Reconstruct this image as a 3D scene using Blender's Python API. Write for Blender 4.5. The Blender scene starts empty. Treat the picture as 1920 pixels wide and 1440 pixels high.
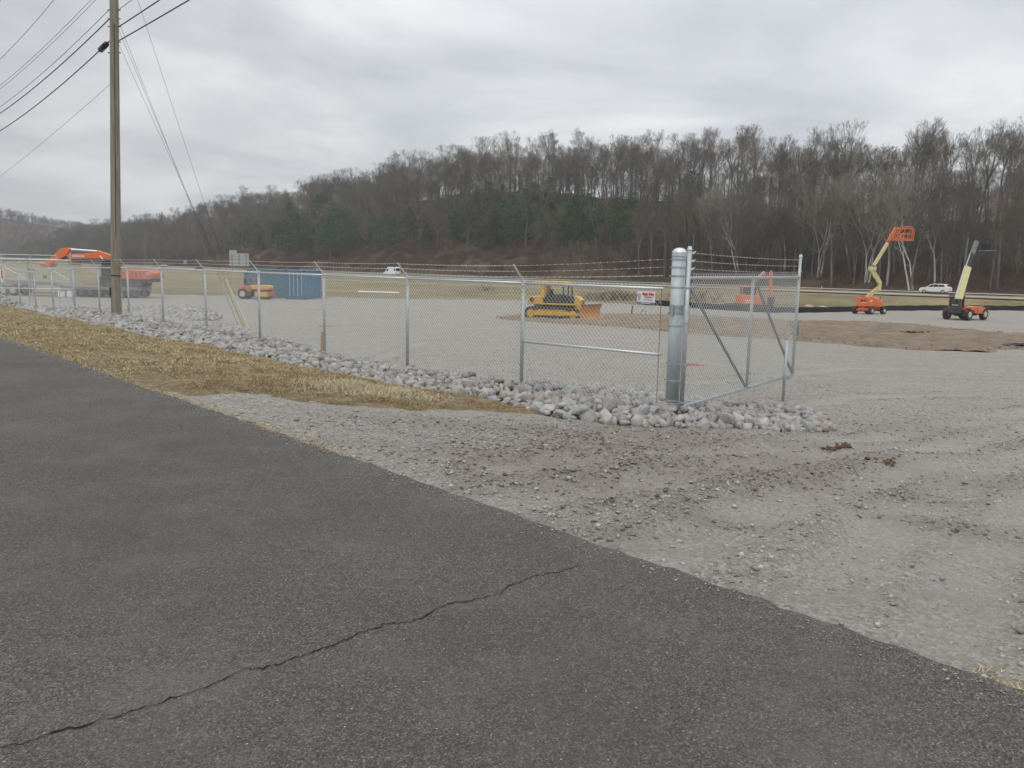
import bpy, math, random
import numpy as np
from mathutils import Vector, Matrix, Euler

random.seed(7); rng = np.random.default_rng(11)
PI = math.pi
scene = bpy.context.scene
COL = scene.collection

# ------------------------------------------------------------------ camera, world, sun, exposure
FPX = 1478.0; PITCH = math.radians(8.4); ROLL = math.radians(1.15); EYE = 1.6
cd = bpy.data.cameras.new('camera'); cam = bpy.data.objects.new('camera', cd); COL.objects.link(cam)
cd.sensor_width = 36.0; cd.lens = 36.0 * FPX / 1920.0; cd.clip_start = 0.05; cd.clip_end = 6000
cam.matrix_world = Matrix.Translation((0, 0, EYE)) @ Matrix.Rotation(PI/2 - PITCH, 4, 'X') @ Matrix.Rotation(ROLL, 4, 'Z')
scene.camera = cam

SUN_EL = math.radians(52); SUN_AZ = math.radians(200)     # azimuth clockwise from +Y
world = bpy.data.worlds.new('World'); scene.world = world; world.use_nodes = True
wn = world.node_tree.nodes; wl = world.node_tree.links; wn.clear()
def wnode(t, **k):
    n = wn.new(t)
    for a, b in k.items(): setattr(n, a, b)
    return n
wout = wnode('ShaderNodeOutputWorld')
sky = wnode('ShaderNodeTexSky', sky_type='NISHITA', sun_disc=False, sun_elevation=SUN_EL, sun_rotation=SUN_AZ)
bg1 = wnode('ShaderNodeBackground'); bg1.inputs['Strength'].default_value = 0.10
wl.new(sky.outputs[0], bg1.inputs[0])
tc = wnode('ShaderNodeTexCoord'); sep = wnode('ShaderNodeSeparateXYZ'); wl.new(tc.outputs['Generated'], sep.inputs[0])
zc = wnode('ShaderNodeMath', operation='MAXIMUM'); wl.new(sep.outputs['Z'], zc.inputs[0]); zc.inputs[1].default_value = 0.0
za = wnode('ShaderNodeMath', operation='ADD'); wl.new(zc.outputs[0], za.inputs[0]); za.inputs[1].default_value = 0.16
dx = wnode('ShaderNodeMath', operation='DIVIDE'); wl.new(sep.outputs['X'], dx.inputs[0]); wl.new(za.outputs[0], dx.inputs[1])
dy = wnode('ShaderNodeMath', operation='DIVIDE'); wl.new(sep.outputs['Y'], dy.inputs[0]); wl.new(za.outputs[0], dy.inputs[1])
cb = wnode('ShaderNodeCombineXYZ'); wl.new(dx.outputs[0], cb.inputs[0]); wl.new(dy.outputs[0], cb.inputs[1])
n1 = wnode('ShaderNodeTexNoise'); n1.inputs['Scale'].default_value = 0.95; n1.inputs['Detail'].default_value = 7; n1.inputs['Roughness'].default_value = 0.50; n1.inputs['Distortion'].default_value = 0.4
wl.new(cb.outputs[0], n1.inputs['Vector'])
rp = wnode('ShaderNodeValToRGB'); wl.new(n1.outputs[0], rp.inputs[0])
rp.color_ramp.elements[0].position = 0.36; rp.color_ramp.elements[0].color = (0.545, 0.565, 0.605, 1)
rp.color_ramp.elements[1].position = 0.63; rp.color_ramp.elements[1].color = (0.90, 0.92, 0.925, 1)
e = rp.color_ramp.elements.new(0.50); e.color = (0.70, 0.72, 0.74, 1)
# overcast sky: a little brighter towards the zenith
gp_ = wnode('ShaderNodeMath', operation='POWER'); wl.new(zc.outputs[0], gp_.inputs[0]); gp_.inputs[1].default_value = 1.5
gr = wnode('ShaderNodeMath', operation='MULTIPLY_ADD'); wl.new(gp_.outputs[0], gr.inputs[0]); gr.inputs[1].default_value = 1.75; gr.inputs[2].default_value = 0.92
mul = wnode('ShaderNodeVectorMath', operation='SCALE'); az = wnode('ShaderNodeMapRange', interpolation_type='SMOOTHSTEP'); wl.new(sep.outputs['X'], az.inputs[0])
az.inputs[1].default_value = -0.75; az.inputs[2].default_value = 0.15; az.inputs[3].default_value = 0.80; az.inputs[4].default_value = 1.0
am = wnode('ShaderNodeMath', operation='MULTIPLY'); wl.new(gr.outputs[0], am.inputs[0]); wl.new(az.outputs[0], am.inputs[1])
wl.new(rp.outputs[0], mul.inputs[0]); wl.new(am.outputs[0], mul.inputs['Scale'])
bg2 = wnode('ShaderNodeBackground'); wl.new(mul.outputs[0], bg2.inputs[0]); bg2.inputs['Strength'].default_value = 1.0
mx = wnode('ShaderNodeMixShader'); mx.inputs[0].default_value = 0.93
wl.new(bg1.outputs[0], mx.inputs[1]); wl.new(bg2.outputs[0], mx.inputs[2]); wl.new(mx.outputs[0], wout.inputs[0])

sd = bpy.data.lights.new('sun', 'SUN'); sd.energy = 0.8; sd.angle = math.radians(25); sd.color = (1, 0.965, 0.92)
sun = bpy.data.objects.new('sun', sd); COL.objects.link(sun)
sv = Vector((math.sin(SUN_AZ)*math.cos(SUN_EL), math.cos(SUN_AZ)*math.cos(SUN_EL), math.sin(SUN_EL)))
sun.rotation_euler = sv.to_track_quat('Z', 'Y').to_euler(); sun.location = (0, 0, 60)
vs = scene.view_settings; vs.view_transform = 'Standard'; vs.look = 'None'; vs.exposure = 0.0; vs.gamma = 1; vs.use_curve_mapping = False
scene.cycles.max_bounces = 5; scene.cycles.diffuse_bounces = 3; scene.cycles.glossy_bounces = 2; scene.cycles.volume_bounces = 0
scene.cycles.transparent_max_bounces = 4

# ------------------------------------------------------------------ terrain function and pixel rays
def ray(px, py):
    x = (px - 960) / FPX; y = -(py - 720) / FPX; z = -1.0
    c, s = math.cos(ROLL), math.sin(ROLL); x, y = c*x - s*y, s*x + c*y
    a = PI/2 - PITCH; c, s = math.cos(a), math.sin(a); y, z = c*y - s*z, s*y + c*z
    return x, y, z
def at_depth(px, py, Y):
    r = ray(px, py); t = Y / r[1]; return Vector((r[0]*t, Y, EYE + r[2]*t))
OX, OY = 2.24, 11.19
DX, DY = -0.6885, 0.7252          # along the fence, away from the gate
NX, NY = 0.7252, 0.6885           # towards the yard
def st(x, y): return (x-OX)*NX + (y-OY)*NY, (x-OX)*DX + (y-OY)*DY
def xy(s, t): return OX + s*NX + t*DX, OY + s*NY + t*DY
def sm(a, b, x):
    w = np.clip((x-a)/(b-a), 0, 1); return w*w*(3-2*w)
def vhash(i, j, seed):
    h = (i*374761393 + j*668265263 + seed*974711) & 0xffffffff
    h = ((h ^ (h >> 13)) * 1274126177) & 0xffffffff
    return ((h ^ (h >> 16)) & 0xffff) / 65535.0
def vnoise(x, y, seed=0):
    x = np.asarray(x, float); y = np.asarray(y, float)
    i = np.floor(x).astype(np.int64); j = np.floor(y).astype(np.int64)
    fx = x - i; fy = y - j; fx = fx*fx*(3-2*fx); fy = fy*fy*(3-2*fy)
    a = vhash(i, j, seed); b = vhash(i+1, j, seed); c = vhash(i, j+1, seed); d = vhash(i+1, j+1, seed)
    return (a*(1-fx)+b*fx)*(1-fy) + (c*(1-fx)+d*fx)*fy - 0.5
def fbm(x, y, seed=0, octv=4, g=0.5):
    r = 0; a = 1.0; f = 1.0
    for k in range(octv):
        r = r + a*vnoise(np.asarray(x)*f, np.asarray(y)*f, seed+k); a *= g; f *= 2.03
    return r
RIDGE_V = [-200, 51, 150, 260, 400, 678, 900]; RIDGE_H = [9, 15, 28, 33, 29, 16, 12]
def yard_edge(x): return np.where(x > 0, 81 + 0.30*x, 81 + 0.10*x)
def gz(x, y):
    x = np.asarray(x, float); y = np.asarray(y, float)
    s, t = st(x, y)
    shoulder = -0.48*sm(-5.9, -0.3, s)
    dip = -0.36*np.exp(-((t-37)/5.5)**2)
    L = -1.7 - 0.8*sm(0, 30, x)
    k = np.clip((y-14)/36, 0, 1)
    yard = -0.75*(1-k) + (-1.62)*k
    yard = yard + (L + 1.62)*sm(48, 70, y)
    z = shoulder + (yard + 0.48)*sm(-0.2, 2.4, s)
    z = z + dip*sm(-5.9, -3, s)
    ye = yard_edge(x)
    u = (x + y)*0.70711; v = (y - x)*0.70711
    yh = 127*1.41421 - x
    w = np.clip((y-ye)/np.maximum(yh-ye, 8), 0, 1)
    z = z + (-1.45 - z)*(w*w*(3-2*w))*(s > 2)
    z = z - 0.35*np.exp(-((u-168.5)/2.2)**2)*(s > 2)
    rh = np.interp(v, RIDGE_V, RIDGE_H)
    up = np.clip((u-171)/60.0, 0, 1)
    z = z + np.where((s > 2), rh*(0.15*up+0.85*(up**1.12)) , 0)
    z = z - np.clip(u-236, 0, 500)*0.06*(s > 2)
    z = z + np.where(u > 172, (2.0*fbm(x/20, y/20, 5, 4) + 4.5*fbm(x/55, y/55, 6, 2)*sm(190, 225, u))*sm(172, 185, u), 0)*(s > 2)
    return z
def ground(x, y): return float(gz(x, y))
def hit(px, py):
    r = ray(px, py); t = 1.0; step = 0.05
    while t < 1200:
        X, Y, Z = r[0]*t, r[1]*t, EYE + r[2]*t
        if Z < ground(X, Y): break
        t += step; step *= 1.02
    lo, hi = t - step, t
    for _ in range(30):
        m = (lo+hi)/2
        if EYE + r[2]*m < ground(r[0]*m, r[1]*m): hi = m
        else: lo = m
    return Vector((r[0]*hi, r[1]*hi, EYE + r[2]*hi))
def in_poly(x, y, poly):
    x = np.asarray(x); y = np.asarray(y); ins = np.zeros(x.shape, bool); n = len(poly); j = n-1
    for i in range(n):
        xi, yi = poly[i]; xj, yj = poly[j]
        c = ((yi > y) != (yj > y)) & (x < (xj-xi)*(y-yi)/((yj-yi) or 1e-9) + xi)
        ins ^= c; j = i
    return ins

# ------------------------------------------------------------------ materials
MATS = {}
class NT:
    def __init__(s, name):
        s.m = bpy.data.materials.new(name); s.m.use_nodes = True; s.n = s.m.node_tree.nodes; s.l = s.m.node_tree.links
        s.b = s.n['Principled BSDF']; MATS[name] = s.m
        s.tc = s.n.new('ShaderNodeTexCoord'); s.pos = s.n.new('ShaderNodeNewGeometry')
    def noise(s, scale, detail=4, rough=0.55, vec=None, dist=0.0):
        n = s.n.new('ShaderNodeTexNoise'); n.inputs['Scale'].default_value = scale; n.inputs['Detail'].default_value = detail
        n.inputs['Roughness'].default_value = rough; n.inputs['Distortion'].default_value = dist
        s.l.new(vec or s.pos.outputs['Position'], n.inputs['Vector']); return n.outputs[0]
    def voro(s, scale, feat='F1', out='Distance', vec=None, rnd=1.0):
        n = s.n.new('ShaderNodeTexVoronoi'); n.feature = feat; n.inputs['Scale'].default_value = scale
        n.inputs['Randomness'].default_value = rnd
        s.l.new(vec or s.pos.outputs['Position'], n.inputs['Vector']); return n.outputs[out]
    def mapping(s, scale=(1, 1, 1), rot=(0, 0, 0), src=None):
        n = s.n.new('ShaderNodeMapping'); n.inputs['Scale'].default_value = scale; n.inputs['Rotation'].default_value = rot
        s.l.new(src or s.pos.outputs['Position'], n.inputs['Vector']); return n.outputs[0]
    def ramp(s, src, stops):
        n = s.n.new('ShaderNodeValToRGB'); el = n.color_ramp.elements
        while len(el) < len(stops): el.new(0.5)
        for e_, (p, c) in zip(el, stops):
            e_.position = p; e_.color = (c[0], c[1], c[2], 1) if isinstance(c, (tuple, list)) else (c, c, c, 1)
        s.l.new(src, n.inputs[0]); return n.outputs[0]
    def mix(s, f, a, b, mode='MIX'):
        n = s.n.new('ShaderNodeMix'); n.data_type = 'RGBA'; n.blend_type = mode
        for sock, v in ((n.inputs[0], f), (n.inputs[6], a), (n.inputs[7], b)):
            if hasattr(v, 'links'): s.l.new(v, sock)
            elif isinstance(v, (int, float)): sock.default_value = v if sock.type == 'VALUE' else (v, v, v, 1)
            else: sock.default_value = (v[0], v[1], v[2], 1)
        return n.outputs[2]
    def math(s, op, a, b=0.0):
        n = s.n.new('ShaderNodeMath'); n.operation = op
        for k, v in enumerate((a, b)):
            if hasattr(v, 'links'): s.l.new(v, n.inputs[k])
            else: n.inputs[k].default_value = v
        return n.outputs[0]
    def attr(s, name):
        n = s.n.new('ShaderNodeAttribute'); n.attribute_name = name; return n
    def rand(s):
        n = s.n.new('ShaderNodeObjectInfo'); return n.outputs['Random']
    def bump(s, h, strength, dist=0.02):
        n = s.n.new('ShaderNodeBump'); n.inputs['Strength'].default_value = strength; n.inputs['Distance'].default_value = dist
        s.l.new(h, n.inputs['Height']); s.l.new(n.outputs[0], s.b.inputs['Normal']); return n
    def fin(s, col=None, rough=0.9, metal=0.0, spec=0.5):
        if col is not None:
            if hasattr(col, 'links'): s.l.new(col, s.b.inputs['Base Color'])
            else: s.b.inputs['Base Color'].default_value = (*col, 1)
        if hasattr(rough, 'links'): s.l.new(rough, s.b.inputs['Roughness'])
        else: s.b.inputs['Roughness'].default_value = rough
        s.b.inputs['Metallic'].default_value = metal; s.b.inputs['Specular IOR Level'].default_value = spec
        return s.m

def paint(name, col, rough=0.45, dirt=(0.20, 0.17, 0.14), amt=0.35, metal=0.0, scale=2.5):
    t = NT(name); g = t.tc.outputs['Object']
    n = t.noise(scale, 6, 0.65, g); f = t.ramp(n, [(0.42, 0.0), (0.75, amt)])
    n2 = t.noise(scale*9, 4, 0.6, g); c = t.mix(t.ramp(n2, [(0.3, 0.0), (0.8, 0.25)]), col, tuple(x*0.72 for x in col))
    t.bump(n2, 0.15, 0.004)
    return t.fin(t.mix(f, c, dirt), rough, metal)

# asphalt
t = NT('asphalt')
ag = t.voro(155, out='Color'); bw = t.n.new('ShaderNodeRGBToBW'); t.l.new(ag, bw.inputs[0])
big = t.noise(0.55, 5, 0.6); mid = t.noise(5, 4, 0.6)
base = t.ramp(bw.outputs[0], [(0.0, (0.022, 0.020, 0.019)), (0.35, (0.055, 0.050, 0.046)), (0.58, (0.092, 0.084, 0.076)), (0.78, (0.130, 0.117, 0.102)), (0.90, (0.21, 0.185, 0.15)), (1.0, (0.30, 0.26, 0.21))])
base = t.mix(t.ramp(big, [(0.34, 0.0), (0.68, 0.60)]), base, (0.052, 0.048, 0.046))
base = t.mix(t.ramp(t.noise(1.3, 6, 0.7), [(0.48, 0.0), (0.74, 0.50)]), base, (0.128, 0.119, 0.108))
# sparse pale chips
vn = t.n.new('ShaderNodeTexVoronoi'); vn.inputs['Scale'].default_value = 26; t.l.new(t.pos.outputs['Position'], vn.inputs['Vector'])
vb = t.n.new('ShaderNodeRGBToBW'); t.l.new(vn.outputs['Color'], vb.inputs[0])
chip = t.math('MULTIPLY', t.math('LESS_THAN', vn.outputs['Distance'], 0.10), t.math('GREATER_THAN', vb.outputs[0], 0.66))
base = t.mix(t.math('MULTIPLY', chip, 0.85), base, (0.34, 0.32, 0.28))
base = t.mix(t.ramp(t.noise(0.9, 3), [(0.56, 0.0), (0.70, 0.10)]), base, (0.22, 0.20, 0.16))
h = t.math('ADD', t.voro(150), t.math('MULTIPLY', t.noise(60, 3), 0.8)); t.bump(h, 0.6, 0.005)
t.fin(base, 0.88, 0, 0.35)
t = NT('crack_dark'); t.fin(t.ramp(t.noise(30, 4), [(0.3, (0.008, 0.008, 0.008)), (0.8, (0.03, 0.028, 0.025))]), 1.0, 0, 0.1)

# gravel
def gravel_mat(name, fine, mudattr=True):
    t = NT(name)
    v1 = t.voro(38, out='Color'); b1 = t.n.new('ShaderNodeRGBToBW'); t.l.new(v1, b1.inputs[0])
    c = t.ramp(b1.outputs[0], [(0.15, (0.205, 0.188, 0.163)), (0.5, (0.305, 0.285, 0.250)), (0.85, (0.395, 0.375, 0.335))])
    n2 = t.noise(9, 7, 0.75); c = t.mix(t.ramp(n2, [(0.47, 0.0), (0.64, 0.62)]), c, (0.19, 0.165, 0.135))
    n3 = t.noise(0.7, 6, 0.6); c = t.mix(t.ramp(n3, [(0.48, 0.0), (0.72, 0.45)]), c, (0.36, 0.342, 0.305))
    n4 = t.noise(17, 8, 0.82, t.mapping((1, 1, 1)), 0.6); c = t.mix(t.ramp(n4, [(0.535, 0.0), (0.64, 0.75)]), c, (0.125, 0.108, 0.088))
    n5 = t.noise(48, 5, 0.75); c = t.mix(t.ramp(n5, [(0.52, 0.0), (0.66, 0.55)]), c, (0.15, 0.13, 0.108)); v2 = t.voro(75, out='Color'); b2 = t.n.new('ShaderNodeRGBToBW'); t.l.new(v2, b2.inputs[0]); c = t.mix(t.ramp(b2.outputs[0], [(0.72, 0.0), (0.85, 0.55)]), c, (0.50, 0.48, 0.44))
    st1 = t.noise(1.0, 6, 0.68, t.mapping((0.35, 2.6, 1), (0, 0, 0.22))); c = t.mix(t.ramp(st1, [(0.52, 0.0), (0.66, 0.52)]), c, (0.21, 0.192, 0.168))
    st2 = t.noise(1.0, 6, 0.7, t.mapping((0.12, 1.5, 1), (0, 0, -0.12))); c = t.mix(t.ramp(st2, [(0.55, 0.0), (0.68, 0.42)]), c, (0.25, 0.235, 0.21))
    if mudattr:
        tk = t.attr('track').outputs['Fac']; c = t.mix(t.math('MULTIPLY', tk, 0.55), c, (0.345, 0.326, 0.288))
        a = t.attr('mud'); mm = t.math('MULTIPLY', a.outputs['Fac'], t.ramp(t.noise(3.2, 6, 0.7), [(0.3, 0.25), (0.62, 1.0)]))
        c = t.mix(mm, c, t.mix(t.noise(14, 4), (0.195, 0.172, 0.142), (0.275, 0.25, 0.215)))
    hh = t.math('ADD', t.math('MULTIPLY', t.noise(26, 6, 0.75), 1.0), t.math('MULTIPLY', t.voro(38), 0.5))
    t.bump(hh, 0.9, 0.035)
    return t.fin(c, 0.95, 0, 0.25)
gravel_mat('gravel', 1)
t = NT('mound_soil')
c = t.ramp(t.noise(1.1, 8, 0.72), [(0.3, (0.155, 0.118, 0.084)), (0.5, (0.235, 0.185, 0.135)), (0.72, (0.32, 0.262, 0.20))])
c = t.mix(t.ramp(t.noise(6, 6, 0.8), [(0.5, 0), (0.7, 0.5)]), c, (0.13, 0.10, 0.075)); t.bump(t.noise(6, 8, 0.8), 0.9, 0.12); t.fin(c, 1.0, 0, 0.15)
# soil below the verge grass
t = NT('verge_soil')
c = t.ramp(t.noise(5.5, 9, 0.78), [(0.30, (0.12, 0.088, 0.056)), (0.46, (0.215, 0.162, 0.10)), (0.60, (0.32, 0.255, 0.155)), (0.75, (0.40, 0.34, 0.23))])
t.bump(t.noise(18, 8, 0.8), 1.0, 0.05); t.fin(c, 1.0, 0, 0.1)
t = NT('field_grass')
c = t.ramp(t.noise(0.11, 6, 0.65, t.mapping((1, 1, 1))), [(0.3, (0.17, 0.14, 0.075)), (0.5, (0.26, 0.215, 0.125)), (0.7, (0.34, 0.275, 0.165))])
c = t.mix(t.ramp(t.noise(0.03, 5, 0.6), [(0.46, 0.0), (0.62, 0.50)]), c, (0.15, 0.145, 0.075))
c = t.mix(t.ramp(t.noise(1.6, 7, 0.8), [(0.45, 0.0), (0.72, 0.7)]), c, (0.115, 0.09, 0.055)); t.bump(t.noise(3, 8, 0.8), 0.9, 0.25); t.fin(c, 1.0, 0, 0.1)
t = NT('leaf_litter')
c = t.ramp(t.noise(0.12, 7, 0.7), [(0.3, (0.060, 0.046, 0.032)), (0.5, (0.118, 0.076, 0.052)), (0.68, (0.155, 0.118, 0.066))])
c = t.mix(t.ramp(t.noise(0.05, 5, 0.6), [(0.5, 0.0), (0.66, 0.55)]), c, (0.085, 0.085, 0.040))
c = t.mix(t.ramp(t.noise(1.4, 8, 0.8), [(0.4, 0.0), (0.75, 0.7)]), c, (0.045, 0.034, 0.028)); t.bump(t.noise(2, 8, 0.8), 1.0, 0.5); t.fin(c, 1.0, 0, 0.1)
t = NT('concrete_lane'); c = t.ramp(t.noise(0.3, 6, 0.7), [(0.3, (0.27, 0.26, 0.235)), (0.7, (0.37, 0.355, 0.32))]); t.fin(c, 0.9)

def stone_mat(name, attr=False):
    t = NT(name)
    if attr: r = t.attr('shade').outputs['Fac']
    else: r = t.rand()
    c = t.ramp(r, [(0.0, (0.25, 0.235, 0.215)), (0.35, (0.36, 0.34, 0.318)), (0.60, (0.32, 0.322, 0.325)), (0.84, (0.44, 0.42, 0.395)), (0.95, (0.36, 0.325, 0.28)), (1.0, (0.32, 0.26, 0.20))])
    g = t.pos.outputs['Position'] if attr else t.tc.outputs['Object']
    n = t.noise(7, 7, 0.7, t.pos.outputs['Position']); c = t.mix(t.ramp(n, [(0.45, 0.0), (0.72, 0.55)]), c, (0.20, 0.175, 0.145))
    c = t.mix(t.ramp(t.noise(22, 4, 0.6), [(0.55, 0.0), (0.75, 0.35)]), c, (0.55, 0.54, 0.52))
    t.bump(t.noise(16, 7, 0.75), 0.8, 0.03); t.fin(c, 0.92, 0, 0.3)
stone_mat('stone'); stone_mat('stone_heap', True)
t = NT('pebble'); c = t.mix(t.noise(60, 3), t.attr('shade').outputs['Color'], t.attr('shade').outputs['Color'], 'MIX'); t.fin(t.attr('shade').outputs['Color'], 0.95, 0, 0.2)
t = NT('dry_grass'); t.fin(t.attr('shade').outputs['Color'], 0.9, 0, 0.2)

# metals and paints
t = NT('galvanized')
c = t.ramp(t.noise(14, 5, 0.6, t.tc.outputs['Object']), [(0.3, (0.34, 0.365, 0.375)), (0.7, (0.47, 0.50, 0.51))])
t.bump(t.noise(60, 3), 0.1, 0.002); t.fin(c, t.ramp(t.noise(20, 4, 0.6, t.tc.outputs['Object']), [(0.3, 0.42), (0.7, 0.62)]), 0.55)
t = NT('wire_zinc'); t.fin((0.62, 0.63, 0.62), 0.5, 0.3)
t = NT('steel_bright'); t.fin((0.62, 0.64, 0.65), 0.35, 0.6)
t = NT('galvanized_post')
mp = t.mapping((1, 1, 0.35), src=t.tc.outputs['Object'])
c = t.ramp(t.noise(5, 7, 0.65, mp), [(0.30, (0.30, 0.345, 0.355)), (0.5, (0.40, 0.45, 0.46)), (0.72, (0.52, 0.555, 0.56))]); t.bump(t.noise(50, 3), 0.12, 0.002)
t.fin(c, t.ramp(t.noise(7, 5, 0.6, mp), [(0.3, 0.45), (0.7, 0.68)]), 0.25)
t = NT('black_cable'); t.fin((0.045, 0.045, 0.05), 0.6)
t = NT('pole_wood')
mp = t.mapping((9, 9, 0.35), src=t.tc.outputs['Object'])
c = t.ramp(t.noise(1.6, 8, 0.72, mp), [(0.28, (0.09, 0.068, 0.048)), (0.42, (0.20, 0.165, 0.125)), (0.6, (0.30, 0.26, 0.21)), (0.78, (0.19, 0.17, 0.125))])
c = t.mix(t.ramp(t.noise(0.9, 5, 0.6), [(0.45, 0), (0.7, 0.5)]), c, (0.20, 0.19, 0.13)); t.bump(t.noise(2.4, 8, 0.75, mp), 0.9, 0.03); t.fin(c, 0.95)
paint('dozer_yellow', (0.62, 0.37, 0.035), 0.5, amt=0.55)
paint('blade_orange', (0.55, 0.235, 0.06), 0.55, (0.28, 0.17, 0.10), 0.6)
paint('orange_paint', (0.60, 0.115, 0.035), 0.5, (0.30, 0.16, 0.10), 0.65)
paint('orange_bright', (0.70, 0.155, 0.04), 0.5, (0.34, 0.18, 0.11), 0.55)
paint('cream_paint', (0.60, 0.54, 0.27), 0.45, (0.36, 0.32, 0.2), 0.3)
paint('tan_paint', (0.52, 0.48, 0.34), 0.6, amt=0.4)
paint('roller_amber', (0.66, 0.38, 0.08), 0.5, amt=0.4)
paint('blue_paint', (0.075, 0.20, 0.27), 0.5, (0.14, 0.15, 0.16), 0.45)
paint('blue_deep', (0.045, 0.175, 0.31), 0.45, (0.10, 0.13, 0.18), 0.35)
paint('white_paint', (0.74, 0.75, 0.77), 0.3, amt=0.12)
paint('silver_paint', (0.36, 0.40, 0.45), 0.3, amt=0.12, metal=0.4)
paint('black_paint', (0.018, 0.02, 0.025), 0.35, amt=0.1)
paint('dark_steel', (0.035, 0.038, 0.042), 0.6, (0.14, 0.12, 0.10), 0.5)
paint('grey_steel', (0.16, 0.17, 0.18), 0.6, (0.22, 0.19, 0.16), 0.5)
paint('track_steel', (0.06, 0.045, 0.04), 0.75, (0.20, 0.15, 0.11), 0.75)
paint('rubber', (0.028, 0.028, 0.028), 0.85, (0.19, 0.165, 0.13), 0.65)
paint('rim_grey', (0.45, 0.46, 0.47), 0.5, amt=0.4)
paint('rim_cream', (0.55, 0.53, 0.44), 0.5, amt=0.4)
paint('sign_back', (0.40, 0.42, 0.43), 0.5, amt=0.15, metal=0.3)
paint('guard_yellow', (0.62, 0.47, 0.06), 0.5, amt=0.2)
paint('guard_white', (0.66, 0.66, 0.62), 0.5, amt=0.2)
paint('stake_wood', (0.50, 0.27, 0.09), 0.8, amt=0.3)
paint('silt_fabric', (0.012, 0.012, 0.014), 0.8, (0.06, 0.055, 0.05), 0.3, scale=0.8)
paint('red_paint', (0.55, 0.05, 0.05), 0.5, amt=0.1)
paint('sack_pale', (0.50, 0.38, 0.31), 0.9, amt=0.4)
t = NT('window_glass'); t.fin((0.02, 0.028, 0.034), 0.08, 0, 0.8)
t = NT('lamp_red'); t.fin((0.8, 0.10, 0.04), 0.3)
t = NT('lamp_clear'); t.fin((0.85, 0.85, 0.8), 0.2)
t = NT('blue_plastic'); t.fin((0.05, 0.08, 0.35), 0.5)
def bark(name, dark, light, mossy=None):
    t = NT(name); mp = t.mapping((1, 1, 0.4), src=t.pos.outputs['Position'])
    c = t.ramp(t.noise(1.2, 6, 0.7, mp), [(0.3, dark), (0.7, light)])
    r = t.ramp(t.rand(), [(0.0, 0.72), (1.0, 1.28)]); c2 = t.mix(1.0, c, r, 'MULTIPLY')
    t.fin(c2, 0.95, 0, 0.15)
bark('bark_grey', (0.070, 0.066, 0.055), (0.185, 0.172, 0.145)); bark('bark_brown', (0.074, 0.063, 0.049), (0.165, 0.140, 0.108))
bark('bark_pale', (0.27, 0.26, 0.23), (0.56, 0.54, 0.49)); bark('twig_grey', (0.108, 0.098, 0.080), (0.170, 0.155, 0.128))
bark('twig_rust', (0.125, 0.096, 0.070), (0.195, 0.150, 0.108)); bark('brush_rust', (0.10, 0.062, 0.045), (0.19, 0.125, 0.088))
bark('twig_pale', (0.17, 0.155, 0.13), (0.26, 0.24, 0.20))
t = NT('pine_needles'); c = t.ramp(t.noise(0.5, 5, 0.7), [(0.3, (0.026, 0.062, 0.028)), (0.7, (0.074, 0.145, 0.056))]); t.fin(t.mix(1.0, c, t.ramp(t.rand(), [(0, 0.8), (1, 1.3)]), 'MULTIPLY'), 0.8, 0, 0.2)

# ------------------------------------------------------------------ object helpers
def link(o, parent=None):
    COL.objects.link(o)
    if parent is not None: o.parent = parent
    return o
def tag(o, label=None, cat=None, group=None, kind=None):
    if label: o['label'] = label
    if cat: o['category'] = cat
    if group: o['group'] = group
    if kind: o['kind'] = kind
    return o
def thing(name, loc, rz=0, label=None, cat=None, group=None, scale=1.0):
    o = bpy.data.objects.new(name, None); link(o); o.location = loc; o.rotation_euler = (0, 0, rz); o.scale = (scale,)*3
    o.empty_display_size = 0.2
    return tag(o, label, cat, group)
def np_mesh(name, V, F, mat=None, smooth=False):
    V = np.asarray(V, np.float32); F = np.asarray(F, np.int32)
    me = bpy.data.meshes.new(name); me.vertices.add(len(V)); me.vertices.foreach_set('co', V.ravel())
    k = F.shape[1]; me.loops.add(F.size); me.loops.foreach_set('vertex_index', F.ravel())
    me.polygons.add(len(F)); me.polygons.foreach_set('loop_start', np.arange(0, F.size, k, dtype=np.int32))
    me.update(calc_edges=True)
    if smooth: me.polygons.foreach_set('use_smooth', np.ones(len(F), bool))
    if mat: me.materials.append(MATS[mat])
    return me
def vattr(me, name, arr):
    arr = np.asarray(arr, np.float32)
    if arr.ndim == 1:
        a = me.attributes.new(name, 'FLOAT', 'POINT'); a.data.foreach_set('value', arr)
    else:
        a = me.attributes.new(name, 'FLOAT_COLOR', 'POINT'); c = np.ones((len(arr), 4), np.float32); c[:, :3] = arr; a.data.foreach_set('color', c.ravel())
def obj(name, me, parent=None): return link(bpy.data.objects.new(name, me), parent)

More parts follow.
